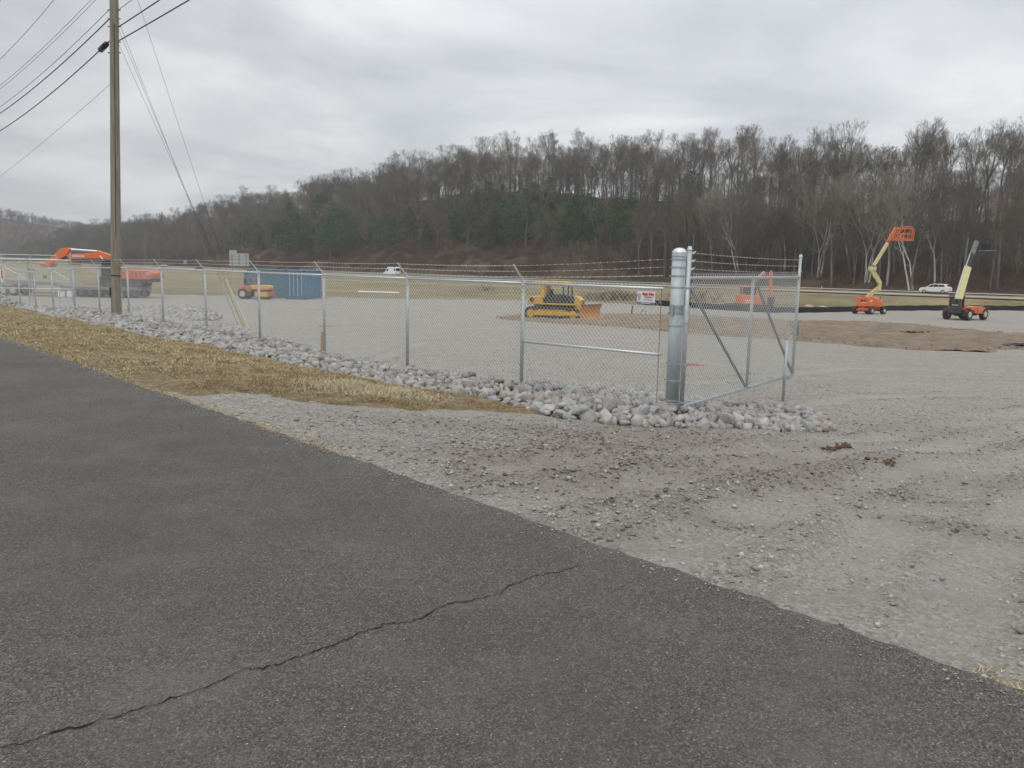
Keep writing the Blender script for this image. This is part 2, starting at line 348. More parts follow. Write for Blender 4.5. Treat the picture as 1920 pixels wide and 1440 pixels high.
class MB:
    """collects boxes, tubes and extruded profiles into one mesh"""
    def __init__(s): s.v = []; s.f = []
    def _add(s, vs_, fs): b = len(s.v); s.v += [tuple(p) for p in vs_]; s.f += [tuple(b+i for i in f) for f in fs]; return s
    def box(s, c, d, R=None):
        pts = []
        for sx in (-.5, .5):
            for sy in (-.5, .5):
                for sz in (-.5, .5):
                    p = Vector((sx*d[0], sy*d[1], sz*d[2]))
                    if R is not None: p = R @ p
                    pts.append(p + Vector(c))
        return s._add(pts, [(0, 1, 3, 2), (4, 6, 7, 5), (0, 4, 5, 1), (2, 3, 7, 6), (0, 2, 6, 4), (1, 5, 7, 3)])
    def tube(s, a, b, r0, r1=None, n=8, cap=True):
        a = Vector(a); b = Vector(b); r1 = r0 if r1 is None else r1; d = b-a
        if d.length < 1e-6: return s
        d.normalize(); u = d.orthogonal().normalized(); w = d.cross(u)
        pts = [a + (u*math.cos(2*PI*i/n) + w*math.sin(2*PI*i/n))*r0 for i in range(n)] + [b + (u*math.cos(2*PI*i/n) + w*math.sin(2*PI*i/n))*r1 for i in range(n)]
        fs = [(i, (i+1) % n, n+(i+1) % n, n+i) for i in range(n)]
        if cap: fs += [tuple(range(n-1, -1, -1)), tuple(range(n, 2*n))]
        return s._add(pts, fs)
    def path(s, pts, r, n=6):
        for a, b in zip(pts[:-1], pts[1:]): s.tube(a, b, r, r, n)
        return s
    def beam(s, a, b, w, h, w1=None, h1=None, up=(0, 1, 0)):
        """rectangular beam from a to b; w along 'up'-axis, h across"""
        a = Vector(a); b = Vector(b); d = (b-a).normalized(); q = Vector(up); q = (q - d*q.dot(d)).normalized(); r = d.cross(q)
        w1 = w if w1 is None else w1; h1 = h if h1 is None else h1
        pts = [a + q*i*w/2 + r*j*h/2 for i in (-1, 1) for j in (-1, 1)] + [b + q*i*w1/2 + r*j*h1/2 for i in (-1, 1) for j in (-1, 1)]
        return s._add(pts, [(0, 1, 3, 2), (4, 6, 7, 5), (0, 4, 5, 1), (2, 3, 7, 6), (0, 2, 6, 4), (1, 5, 7, 3)])
    def prism(s, prof, y0, y1, inset=None):
        n = len(prof); pr1 = prof if inset is None else inset
        pts = [(x, y0, z) for x, z in pr1] + [(x, y1, z) for x, z in pr1] if inset is not None else [(x, y0, z) for x, z in prof] + [(x, y1, z) for x, z in prof]
        return s._add(pts, [tuple(range(n)), tuple(range(2*n-1, n-1, -1))] + [(i, n+i, n+(i+1) % n, (i+1) % n) for i in range(n)])
    def build(s, name, mat, parent=None, bevel=0.0, smooth=False):
        me = bpy.data.meshes.new(name); me.from_pydata(s.v, [], s.f); me.update()
        import bmesh
        bm = bmesh.new(); bm.from_mesh(me); bmesh.ops.recalc_face_normals(bm, faces=bm.faces); bm.to_mesh(me); bm.free()
        me.materials.append(MATS[mat])
        if smooth:
            for p in me.polygons: p.use_smooth = len(p.vertices) == 4
        o = obj(name, me, parent)
        if bevel > 0:
            m = o.modifiers.new('bevel', 'BEVEL'); m.width = bevel; m.segments = 2; m.limit_method = 'ANGLE'
        return o
def text_mesh(name, body, size, mat, parent, M, bold=0.0, align='CENTER'):
    cu = bpy.data.curves.new(name, 'FONT'); cu.body = body; cu.size = size; cu.align_x = align; cu.align_y = 'CENTER'; cu.extrude = 0.004; cu.offset = bold; cu.resolution_u = 2
    tmp = bpy.data.objects.new('tmp', cu); COL.objects.link(tmp); dg = bpy.context.evaluated_depsgraph_get()
    me = bpy.data.meshes.new_from_object(tmp.evaluated_get(dg)); bpy.data.objects.remove(tmp)
    me.materials.clear(); me.materials.append(MATS[mat]); me.transform(M); return obj(name, me, parent)

# ------------------------------------------------------------------ ground sheets
def knots(a, lo, hi, b, fine, grow=1.09, mx_=8):
    r = list(np.arange(lo, hi+1e-6, fine)); st_ = fine; x = hi
    while x < b: st_ = min(st_*grow, mx_); x += st_; r.append(x)
    st_ = fine; x = lo; l = []
    while x > a: st_ = min(st_*grow, mx_); x -= st_; l.append(x)
    return np.array(l[::-1] + r)
def grid_sheet(name, A, B, tow, zf, mat, keep=None, attrs=None, smooth=True):
    a, b = np.meshgrid(A, B, indexing='ij'); X, Y = tow(a, b); Z = zf(X, Y)
    na, nb = a.shape; idx = np.arange(na*nb).reshape(na, nb)
    F = np.stack([idx[:-1, :-1], idx[1:, :-1], idx[1:, 1:], idx[:-1, 1:]], -1).reshape(-1, 4)
    V = np.stack([X, Y, Z], -1).reshape(-1, 3)
    if keep is not None:
        cx = V[F].mean(1); F = F[keep(cx[:, 0], cx[:, 1])]
        used = np.unique(F); remap = -np.ones(len(V), int); remap[used] = np.arange(len(used)); V = V[used]; F = remap[F]
    n = V[F[0]]; nn = np.cross(n[1]-n[0], n[2]-n[0])
    if nn[2] < 0: F = F[:, ::-1]
    me = np_mesh(name, V, F, mat, smooth)
    if attrs:
        for k, fn in attrs.items(): vattr(me, k, fn(V[:, 0], V[:, 1]))
    return obj(name, me)

def P(pts): return [(h_.x, h_.y) for h_ in (hit(*p) for p in pts)]
def edge_dist(x, y, poly):
    pa = np.array(poly); d = np.full(x.shape, 1e9)
    for i in range(len(pa)):
        a = pa[i]; b = pa[(i+1) % len(pa)]; ab = b-a; k = np.clip(((x-a[0])*ab[0] + (y-a[1])*ab[1])/(ab@ab+1e-9), 0, 1)
        d = np.minimum(d, np.hypot(x-a[0]-k*ab[0], y-a[1]-k*ab[1]))
    return d
GRASS_POLY = P([(1045, 782), (960, 776), (800, 776), (640, 768), (520, 755), (455, 742), (362, 752)]) + [xy(-6.5, t_) for t_ in (5, 8, 12, 18, 30, 60, 130)] + [xy(-1.6, 130)] + P([(-60, 560), (16, 571), (99, 593), (224, 615), (286, 631), (390, 649), (495, 670), (640, 701), (765, 728), (906, 745), (1040, 768)])
BAND_POLY = P([(1560, 808), (1450, 811), (1290, 803), (1160, 797), (1050, 785), (906, 750), (765, 732), (640, 705), (495, 675), (390, 653), (286, 635), (224, 620), (99, 597), (16, 575), (-60, 564)]) + P([(-60, 548), (0, 552), (100, 560), (210, 568), (320, 590), (430, 611), (500, 630), (606, 667), (765, 696), (978, 725), (1100, 733), (1240, 742), (1310, 758), (1400, 765), (1480, 766), (1535, 780)])
APRON_POLY = P([(-60, 553), (0, 548), (100, 549), (210, 558), (320, 571), (383, 578), (413, 592), (413, 600), (330, 606), (280, 603), (200, 585), (100, 572)])
MOUND_R = P([(1480, 603), (1640, 606), (1800, 619), (1930, 629), (2100, 640), (2100, 668), (1925, 656), (1850, 662), (1700, 656), (1560, 645), (1480, 640)])
MOUND_L = P([(930, 593), (970, 591), (1100, 589), (1250, 590), (1350, 596), (1490, 602), (1490, 639), (1380, 632), (1290, 626), (1180, 615), (1040, 607), (980, 603), (930, 598)])

MUD = [(hit(1180, 850), 1.1, 0.9), (hit(1330, 880), 0.9, 0.9), (hit(1050, 815), 0.8, 0.9), (hit(1000, 860), 0.8, 0.7), (hit(1250, 820), 0.9, 0.8), (hit(1440, 860), .7, .7),
       (hit(1770, 980), 0.35, 1.0), (hit(1740, 930), 0.25, 0.9), (hit(1350, 975), 0.25, 0.8), (hit(1140, 1000), 0.3, .5), (hit(1080, 900), 0.6, .7), (hit(1620, 860), 0.5, 0.6), (hit(1700, 800), .8, .5), (hit(880, 800), .7, .6),
       (hit(1850, 900), .5, .5), (hit(1500, 830), .6, .6), (hit(700, 790), 0.5, .5)]
def mud(x, y):
    r = np.zeros_like(x)
    for c, rad, a in MUD:
        s_, t_ = st(x, y); cs, ct = st(c.x, c.y)
        r = np.maximum(r, a*np.exp(-(((x-c.x)/(rad*1.5))**2 + ((y-c.y)/rad)**2)))
    return np.clip(r, 0, 1)
TRACKS = [[(700, 1010), (860, 965), (1000, 930), (1200, 905), (1400, 872), (1600, 840), (1950, 800)], [(1060, 1140), (1180, 1090), (1330, 1000), (1500, 930), (1700, 880), (1960, 850)],
          [(1420, 1230), (1500, 1170), (1600, 1060), (1690, 975), (1800, 905), (1960, 858)], [(1700, 1330), (1750, 1240), (1800, 1130), (1860, 1000), (1960, 925)], [(960, 880), (1200, 850), (1480, 835), (1700, 810), (1960, 770)],
          [(1400, 780), (1600, 745), (1960, 735)], [(1300, 720), (1600, 690), (1960, 700)], [(560, 690), (800, 640), (1100, 650), (1400, 690)], [(600, 640), (900, 615), (1200, 640)]]
TRW = [np.array(P(q)) for q in TRACKS]
def track_dist(x, y):
    best = np.full(np.shape(x), 1e9); along = np.zeros(np.shape(x))
    for pa in TRW:
        acc = 0.0
        for a, b in zip(pa[:-1], pa[1:]):
            ab = b-a; L = math.hypot(*ab); k = np.clip(((x-a[0])*ab[0] + (y-a[1])*ab[1])/(ab@ab), 0, 1); d = np.hypot(x-a[0]-k*ab[0], y-a[1]-k*ab[1])
            m = d < best; best = np.where(m, d, best); along = np.where(m, acc + k*L, along); acc += L
    return best, along
def track(x, y):
    d, al = track_dist(x, y); d = d + 0.10*fbm(x*1.5, y*1.5, 12, 3); return np.exp(-(d/0.26)**4)*np.clip(0.65 + 0.9*fbm(x*0.7, y*0.7, 13, 2), 0.15, 1)
def crumb(x, y):
    d, al = track_dist(x, y); d = d + 0.10*fbm(x*1.5, y*1.5, 12, 3); w = np.clip(0.45+1.6*fbm(x*0.55, y*0.55, 17, 3), 0, 1); return np.clip(np.exp(-((d-0.42)/0.15)**2)*w + 0.9*mud(x, y), 0, 1)
def gravel_z(x, y):
    z = gz(x, y); s, t_ = st(x, y)
    near = np.exp(-np.maximum(0, np.hypot(x, y)-9)/14.0)
    m = mud(x, y); d, al = track_dist(x, y); c_ = crumb(x, y); inr = sm(-5.75, -5.2, s)
    z = z + 0.035*fbm(x*1.1, y*1.1, 21, 4)*sm(-5.9, -5.0, s)
    tr_ = np.exp(-(d/0.24)**4)
    z = z + (0.019*(1-0.75*tr_) + 0.050*c_)*fbm(x*5.5, y*5.5, 31, 4, 0.65)*near*sm(-6.0, -5.6, s)
    z = z - 0.028*tr_*near*inr*(1 + 0.35*np.sin(al*2*PI/0.16)*(np.hypot(x, y) < 14)) + 0.032*np.exp(-((d-0.36)/0.10)**2)*near*inr
    return z - 0.012*(s < -5.85)
gravel = grid_sheet('gravel_yard', knots(-6.0, -6.0, 1.0, 135, 0.04, 1.035, 3.0), knots(-135, -12, 4.0, 75, 0.045, 1.035, 3.0), xy, gravel_z, 'gravel',
    keep=lambda x, y: (y < yard_edge(x)) & (st(x, y)[0] > -6.0), attrs={'mud': lambda x, y: np.clip(mud(x, y)*.8 + crumb(x, y)*.75, 0, 1), 'track': track})
tag(gravel, 'pale crushed stone covering the yard and driveway', kind='structure')
base = grid_sheet('field', knots(-700, -100, 140, 600, 2.2, 1.12, 30), knots(-20, 30, 200, 900, 2.2, 1.06, 30), lambda a, b: (a, b), lambda x, y: gz(x, y) - 0.06 - 0.45*(y < 66)*(st(x, y)[0] > -8) - 1.2*(y < 66)*(st(x, y)[0] <= -8) + 0.10*fbm(x/4, y/4, 3, 3)*(y > 70) - 4.0*sm(171, 176, (x+y)*.70711)*(y > 66), 'field_grass',
    keep=lambda x, y: (y > yard_edge(x) - 4) | (st(x, y)[0] < 2) | (x < -60) )
tag(base, 'dry winter grass field between yard and highway', kind='structure')
# the wooded hill (own sheet, finer relief)
def uv(u, v): return (u - v)*0.70711, (u + v)*0.70711
hill = grid_sheet('wooded_hillside', knots(169, 169, 240, 330, 1.6, 1.08, 12), knots(-160, -60, 300, 950, 2.4, 1.03, 8), uv, lambda x, y: gz(x, y) + 0.05 + 0.5*fbm(x/3.1, y/3.1, 8, 3)*sm(172, 178, (x+y)*.70711), 'leaf_litter')
tag(hill, 'leaf covered hillside rising beyond the highway', kind='structure')

road = grid_sheet('asphalt_road', np.concatenate([[-40, -20, -12], np.arange(-9, -5.99, 0.15), [-5.90]]), knots(-60, -9, 10, 160, 0.07, 1.06, 6), xy,
    lambda x, y: 0.012 + 0.010*fbm(x*0.8, y*0.8, 2, 3), 'asphalt')
# ragged edge of the asphalt
me = road.data; co = np.empty(len(me.vertices)*3, np.float32); me.vertices.foreach_get('co', co); co = co.reshape(-1, 3)
s_, t_ = st(co[:, 0], co[:, 1]); edge = s_ > -5.95; w = 0.03*fbm(t_*0.9, t_*0, 77, 3, 0.6) + 0.035*fbm(t_*7, t_*0, 79, 4, 0.75)
co[edge, 0] += (w*NX)[edge]; co[edge, 1] += (w*NY)[edge]; me.vertices.foreach_set('co', co.ravel()); me.update()
tag(road, 'weathered dark asphalt road in the foreground', kind='structure')
rs = MB()
for i in range(-200, 200):
    t0 = i*0.35; x0, y0 = xy(-5.93, t0); x1, y1 = xy(-5.93, t0+0.35)
    rs._add([(x0, y0, 0.0), (x1, y1, 0.0), (x1+NX*.05, y1+NY*.05, -0.03), (x0+NX*.05, y0+NY*.05, -0.03)], [(0, 1, 2, 3)])
# crack
ck = [(0, 1402), (60, 1388), (120, 1370), (200, 1348), (262, 1330), (320, 1312), (400, 1283), (458, 1256), (510, 1248), (548, 1235), (600, 1218), (640, 1201), (690, 1181), (720, 1170), (768, 1166), (800, 1153), (835, 1132), (868, 1127), (900, 1122), (935, 1112), (960, 1096), (978, 1088), (1000, 1080), (1048, 1072), (1080, 1061), (1100, 1057)]
def dense(pts, n):
    out = []
    for (a, b), (c, d) in zip(pts[:-1], pts[1:]):
        for k in range(n): out.append((a+(c-a)*k/n, b+(d-b)*k/n))
    return out + [pts[-1]]
def on_road(px, py):
    r = ray(px, py); k = (0.016 - EYE)/r[2]; return np.array([r[0]*k, r[1]*k])
cp = np.array([on_road(*p) for p in dense(ck, 6)])
cp = cp + np.stack([0.02*fbm(np.arange(len(cp))*0.5, np.arange(len(cp))*0.3, 4, 3), 0.035*fbm(np.arange(len(cp))*0.5, np.arange(len(cp))*0.7, 9, 3)], -1)
d_ = np.gradient(cp, axis=0); nrm = np.stack([-d_[:, 1], d_[:, 0]], -1); nrm /= np.linalg.norm(nrm, axis=1)[:, None]
wd = 0.50*(0.0022 + 0.0080*np.abs(fbm(np.arange(len(cp))*0.6, np.arange(len(cp))*0.1, 6, 3))*2)
wd[-12:] *= np.linspace(1, 0.15, 12)
zc_ = 0.0165 + 0.010*fbm(cp[:, 0]*0.8, cp[:, 1]*0.8, 2, 3)
V = np.concatenate([np.c_[cp + nrm*wd[:, None], zc_], np.c_[cp - nrm*wd[:, None], zc_]]); n = len(cp)
F = np.array([(i, i+1, n+i+1, n+i) for i in range(n-1)])
crack = obj('road_crack', np_mesh('road_crack', V, F, 'crack_dark')); tag(crack, 'long jagged crack across the asphalt', kind='structure')

# verge: hummocky soil sheet under the dry grass
def verge_z(x, y):
    e_ = sm(0.0, 0.6, edge_dist(np.asarray(x, float), np.asarray(y, float), GRASS_POLY))
    e_ = e_*sm(-6.05, -5.45, st(x, y)[0]) 
    return gz(x, y) - 0.045 + 0.035*sm(-5.4, -5.9, st(x, y)[0]) + e_*(0.10 + 0.08*fbm(x*1.7, y*1.7, 41, 4, 0.6) + 0.03*fbm(x*7, y*7, 45, 3))
verge = grid_sheet('grass_verge', knots(-6.0, -6.0, 0.2, 0.3, 0.08, 1.1), knots(-2, -2, 32, 130, 0.09, 1.05, 2), xy, verge_z, 'verge_soil', keep=lambda x, y: in_poly(x, y, GRASS_POLY) & (edge_dist(x, y, GRASS_POLY) > 0.0*fbm(x*2.2, y*2.2, 19, 4)))
tag(verge, 'strip of dry grass and bare soil beside the road', kind='structure')

# highway beyond the field
def lane(name, u0, u1, mat, label, zoff=0.10):
    o = grid_sheet(name, np.linspace(u0, u1, 4), knots(-200, -80, 500, 1000, 8, 1.1, 30), uv, lambda x, y: -1.45 + zoff + 0*x, mat)
    return tag(o, label, kind='structure')
lane('highway', 130, 137.5, 'concrete_lane', 'pale near carriageway of the highway'); lane('highway', 156, 164.5, 'concrete_lane', 'pale far carriageway of the highway below the wooded hill')
lane('shoulder', 127, 129.9, 'mound_soil', 'gravel shoulder of the near carriageway', 0.07)

# soil mounds
def mound(name, poly, hgt, label, seed):
    xs = [p[0] for p in poly]; ys = [p[1] for p in poly]
    pa = np.array(poly)
    def dist(x, y):
        d = np.full(x.shape, 1e9)
        for i in range(len(pa)):
            a = pa[i]; b = pa[(i+1) % len(pa)]; ab = b-a; k = np.clip(((x-a[0])*ab[0] + (y-a[1])*ab[1])/(ab@ab), 0, 1)
            d = np.minimum(d, np.hypot(x-a[0]-k*ab[0], y-a[1]-k*ab[1]))
        return np.where(in_poly(x, y, poly), d, -d)
    def zf(x, y):
        d = dist(x, y); return gz(x, y) + 0.02*sm(0, .6, d) - 0.02 + (0.06 if hgt < .08 else 0.03)*sm(0, 1.0, d) + hgt*sm(-0.2, 1.5, d)*(0.6+0.9*(fbm(x/1.3, y/1.3, seed, 4)+0.5)) + 0.11*fbm(x*1.6, y*1.6, seed+3, 4, .6)*sm(0, .8, d)
    o = grid_sheet(name, np.arange(min(xs)-1, max(xs)+1, 0.22), np.arange(min(ys)-1, max(ys)+1, 0.22), lambda a, b: (a, b), zf, 'mound_soil', keep=lambda x, y: dist(x, y) + 0.7*fbm(x/1.5, y/1.5, seed+9, 3) > -0.05)
    return tag(o, label, kind='structure')
mound('soil_strip', MOUND_R, 0.10, 'low strip of bare brown soil across the yard', 61)
mound('soil_strip', MOUND_L, 0.05, 'flattened brown soil around the bulldozer', 71)

# far hills on the left
def far_hill(name, x0, x1, y0, y1, hf, label, seed):
    def zf(x, y):
        return -3 + hf(x, y) + 3.0*fbm(x/40, y/40, seed, 4)
    o = grid_sheet(name, np.linspace(x0, x1, 90), np.linspace(y0, y1, 50), lambda a, b: (a, b), zf, 'leaf_litter'); return tag(o, label, kind='structure'), zf
def hfA(x, y):
    c = np.interp(x, [-1400, -900, -650, -560, -480, -430, -380, -300], [64, 66, 55, 42, 29, 19, 12, 4]); return c*sm(720, 960, y)*(1 - 0.5*sm(960, 1300, y))
hA, zA = far_hill('distant_hill', -1400, -300, 700, 1200, hfA, 'hazy wooded hill in the far left distance', 15)

# ------------------------------------------------------------------ stones
ICO = None
def ico(sub):
    import bmesh
    bm = bmesh.new(); bmesh.ops.create_icosphere(bm, subdivisions=sub, radius=1.0)
    V = np.array([v.co[:] for v in bm.verts]); F = np.array([[v.index for v in f.verts] for f in bm.faces]); bm.free(); return V, F
IV1, IF1 = ico(1); IV2, IF2 = ico(2)
def rock_shape(V, seed):
    r = np.random.default_rng(seed); v = V.copy()
    for _ in range(11):      # planar cuts give broken-stone facets
        n = r.normal(size=3); n /= np.linalg.norm(n); d = r.uniform(0.52, 0.86); k = v@n; m = k > d; v[m] -= np.outer(k[m]-d, n)
    return v*np.array([r.uniform(0.9, 1.25), r.uniform(0.75, 1.05), r.uniform(0.55, 0.85)])
def hull_stone(seed, npts=13):
    import bmesh
    r = np.random.default_rng(seed); p = r.normal(size=(npts, 3)); p /= np.linalg.norm(p, axis=1)[:, None]; p *= r.uniform(.78, 1.05, (npts, 1))
    p = np.sign(p)*np.abs(p)**0.68; p *= np.array([r.uniform(0.9, 1.25), r.uniform(0.7, 1.0), r.uniform(0.65, 0.95)])
    bm = bmesh.new()
    for q in p: bm.verts.new(q)
    bmesh.ops.convex_hull(bm, input=bm.verts); 
    for v in [v for v in bm.verts if not v.link_faces]: bm.verts.remove(v)
    bmesh.ops.bevel(bm, geom=list(bm.edges), offset=0.022, segments=1, affect='EDGES'); bmesh.ops.triangulate(bm, faces=bm.faces)
    bm.verts.index_update(); V = np.array([v.co[:] for v in bm.verts]); F = np.array([[v.index for v in f.verts] for f in bm.faces]); bm.free(); return V, F
def hull_small(seed):
    import bmesh
    r = np.random.default_rng(seed); p = r.normal(size=(10, 3)); p /= np.linalg.norm(p, axis=1)[:, None]; p = np.sign(p)*np.abs(p)**0.7; p *= np.array([r.uniform(0.9, 1.2), r.uniform(0.75, 1.0), r.uniform(0.7, 0.95)])
    bm = bmesh.new()
    for q in p: bm.verts.new(q)
    bmesh.ops.convex_hull(bm, input=bm.verts); bmesh.ops.triangulate(bm, faces=bm.faces); bm.verts.index_update(); V = np.array([v.co[:] for v in bm.verts]); F = np.array([[v.index for v in f.verts] for f in bm.faces]); bm.free()
    F2 = np.zeros((16, 3), int); F2[:len(F)] = F[:16]; return V, F2
def sample_poly(poly, spacing, jit=0.45):
    pa = np.array(poly); x0, y0 = pa.min(0); x1, y1 = pa.max(0)
    gx, gy = np.meshgrid(np.arange(x0, x1, spacing), np.arange(y0, y1, spacing)); gx = gx.ravel() + rng.uniform(-jit, jit, gx.size)*spacing; gy = gy.ravel() + rng.uniform(-jit, jit, gy.size)*spacing
    m = in_poly(gx, gy, poly); return gx[m], gy[m]
bank = grid_sheet('rock_bank', knots(-2.6, -2.6, 3.5, 4, 0.16, 1.1), knots(-4, -4, 30, 60, 0.16, 1.1, 1), xy, lambda x, y: gz(x, y) - 0.02 + 0.07*sm(0, 0.5, edge_dist(x, y, BAND_POLY)), 'verge_soil', keep=lambda x, y: in_poly(x, y, BAND_POLY))
tag(bank, 'bank of pale broken limestone piled along the fence foot', kind='structure')
STONES = []
for layer, (sp, lift) in enumerate(((0.115, 0.025), (0.135, 0.08), (0.22, 0.13))):
    gx, gy = sample_poly(BAND_POLY, sp); ed = edge_dist(gx, gy, BAND_POLY)
    keepm = (ed > (0.0, 0.13, 0.32)[layer]) & (np.hypot(gx, gy) < 52)
    for x, y, e_ in zip(gx[keepm], gy[keepm], ed[keepm]):
        s_, t_ = st(x, y)
        r = random.uniform(0.042, 0.108)*(1.0 if t_ > 2 else 1.1)
        if random.random() < 0.08: r *= 1.45
        if t_ > 12: r *= random.uniform(.8, 1.15)
        STONES.append((x, y, ground(x, y) + lift*random.uniform(0.7, 1.2), r))
gx, gy = sample_poly(APRON_POLY, 0.21)
for x, y in zip(gx, gy):
    if math.hypot(x, y) < 60: STONES.append((x, y, ground(x, y) + random.uniform(0.02, 0.13), random.uniform(0.07, 0.17)))
STONES.sort(key=lambda q: math.hypot(q[0], q[1])/q[3])
protos = []
for k in range(14):
    m = np_mesh('stone', *hull_stone(100+k), 'stone', False); protos.append(m)
for i, (x, y, z, r) in enumerate(STONES[:300]):
    o = bpy.data.objects.new('stone', protos[i % 14]); link(o, bank); o.location = (x, y, z); o.scale = (r, r*random.uniform(.85, 1.1), r*random.uniform(.85, 1.15)); o.rotation_euler = (random.uniform(-1.4, 1.4), random.uniform(-1.4, 1.4), random.uniform(0, 6.28))
def scatter_mesh(name, pts, shapes, F, mat, shade, flat=1.0, Fs=None):
    """pts: x,y,z,r ; one joined mesh"""
    n = len(pts); P_ = np.array(pts); a = rng.uniform(0, 2*PI, n); ca, sa = np.cos(a), np.sin(a)
    ki = rng.integers(0, len(shapes), n); S = np.stack(shapes)[ki]*P_[:, 3][:, None, None]
    tx = rng.uniform(-1.3, 1.3, n)*flat; cx, sx = np.cos(tx), np.sin(tx)
    y2 = S[:, :, 1]*cx[:, None] - S[:, :, 2]*sx[:, None]; z2 = S[:, :, 1]*sx[:, None] + S[:, :, 2]*cx[:, None]
    X = S[:, :, 0]*ca[:, None] - y2*sa[:, None]; Yv = S[:, :, 0]*sa[:, None] + y2*ca[:, None]
    V = np.stack([X + P_[:, 0][:, None], Yv + P_[:, 1][:, None], z2 + P_[:, 2][:, None]], -1); k = V.shape[1]
    FF = ((F[None] if Fs is None else np.stack(Fs)[ki]) + (np.arange(n)*k)[:, None, None]).reshape(-1, 3); FF = FF[FF[:, 0] != FF[:, 1]]
    me = np_mesh(name, V.reshape(-1, 3), FF, mat)
    sh = np.asarray(shade); vattr(me, 'shade', np.repeat(sh, k, axis=0)); return me
shp = [rock_shape(IV1, 300+k) for k in range(16)]
rest = STONES[300:]
HS = [hull_small(500+k) for k in range(20)]
ob = obj('stones', scatter_mesh('stones', rest, [h_[0] for h_ in HS], None, 'stone_heap', rng.uniform(0, 1, len(rest)), Fs=[h_[1] for h_ in HS]), bank); tag(ob, kind='stuff')

# pebbles and clods on the gravel
def area_pts(n, s0, s1, t0, t1, dens):
    s = rng.uniform(s0, s1, n); t = rng.uniform(t0, t1, n); x, y = xy(s, t); k = rng.uniform(0, 1, n) < dens(x, y); return x[k], y[k]
def not_grass(x, y): return ~in_poly(x, y, GRASS_POLY)
px_, py_ = area_pts(560000, -5.9, 9, -15, 12, lambda x, y: np.clip(6.0/np.hypot(x, y)**1.45, 0, 1)*(0.18 + 1.0*np.clip(fbm(x*0.9, y*0.9, 90, 3)+0.20, 0, 1) + 1.8*crumb(x, y))*(1-0.7*track(x, y))*not_grass(x, y)*(y > 0))
px_, py_ = px_[:100000], py_[:100000]
sz = np.minimum(0.0054*np.exp(rng.normal(0, 0.62, len(px_)))*(1+0.07*np.hypot(px_, py_)), 0.035)
big_ = rng.uniform(0, 1, len(px_)) < 0.012; sz[big_] *= 1.5
mdv = np.clip(mud(px_, py_)*.8 + crumb(px_, py_)*.6, 0, 1); brown = rng.uniform(0, 1, len(px_)) < mdv*0.8
g_ = rng.uniform(0.21, 0.42, len(px_)); colr = np.stack([g_, g_*0.965, g_*0.90], -1)
blue = rng.uniform(0, 1, len(px_)) < 0.12; colr[blue] *= np.array([0.86, 0.93, 1.02])
gb = rng.uniform(0.14, 0.27, len(px_)); colr[brown] = np.stack([gb, gb*0.89, gb*0.76], -1)[brown]; sz[brown] *= 1.15; sz = np.clip(sz, 0, 0.026)
OV = np.array([[1, 0, 0], [-1, 0, 0], [0, 1, 0], [0, -1, 0], [0, 0, 1], [0, 0, -1.]]); OF = np.array([[0, 2, 4], [2, 1, 4], [1, 3, 4], [3, 0, 4], [2, 0, 5], [1, 2, 5], [3, 1, 5], [0, 3, 5]])
oshp = [OV*np.array([random.uniform(.8, 1.4), random.uniform(.6, 1.1), random.uniform(.35, .7)]) + np.random.default_rng(k).normal(0, .16, (6, 3)) for k in range(24)]
pz = gravel_z(px_, py_) + sz*0.15
pm = obj('pebbles', scatter_mesh('pebbles', np.stack([px_, py_, pz, sz], -1), oshp, OF, 'pebble', colr, 0.4)); tag(pm, 'loose pebbles and soil crumbs scattered over the gravel', kind='stuff')
tt_ = rng.uniform(-10, 16, 5200); ss_ = -5.93 - np.abs(rng.normal(0, 0.09, 5200)); gx_, gy_ = xy(ss_, tt_); gsz = 0.0022*np.exp(rng.normal(0, .55, 5200))*(1+.10*np.hypot(gx_, gy_)); gg_ = rng.uniform(.2, .42, 5200)
tag(obj('spilled_grit', scatter_mesh('spilled_grit', np.stack([gx_, gy_, 0.014 + 0.010*fbm(gx_*0.8, gy_*0.8, 2, 3) + gsz*.3, np.clip(gsz, 0, .009)], -1), oshp, OF, 'pebble', np.stack([gg_, gg_*.95, gg_*.86], -1), .4)), 'grit spilled over the edge of the asphalt', kind='stuff')
# a few dark dung-like soil clods right of the stones
cl = []; 
for (a, b) in [(1585, 836), (1577, 839), (1592, 838), (1556, 843), (1565, 841), (1660, 868), (1650, 864), (1672, 870), (1640, 862)]:
    h_ = hit(a, b)
    for _ in range(9): cl.append((h_.x + random.gauss(0, .05), h_.y + random.gauss(0, .05), h_.z + 0.015, random.uniform(.015, .035)))
o = obj('soil_clods', scatter_mesh('soil_clods', cl, shp, IF1, 'pebble', np.tile([0.115, 0.072, 0.050], (len(cl), 1)))); tag(o, 'dark reddish soil clods lying on the gravel', kind='stuff')
# clods on the soil strips
cl = []
for poly, hh in ((MOUND_R, .10), (MOUND_L, .05)):
    gx, gy = sample_poly(poly, 0.42)
    for x, y in zip(gx, gy): cl.append((x, y, ground(x, y)+hh*random.uniform(.5, 1.1), random.uniform(.02, .06)))
cc = rng.uniform(0.55, 1.2, len(cl))[:, None]*np.array([[0.22, 0.175, 0.13]])
o = obj('soil_clods', scatter_mesh('soil_clods', cl, shp, IF1, 'pebble', cc)); tag(o, 'crumbly brown soil lumps on the soil strips', kind='stuff')

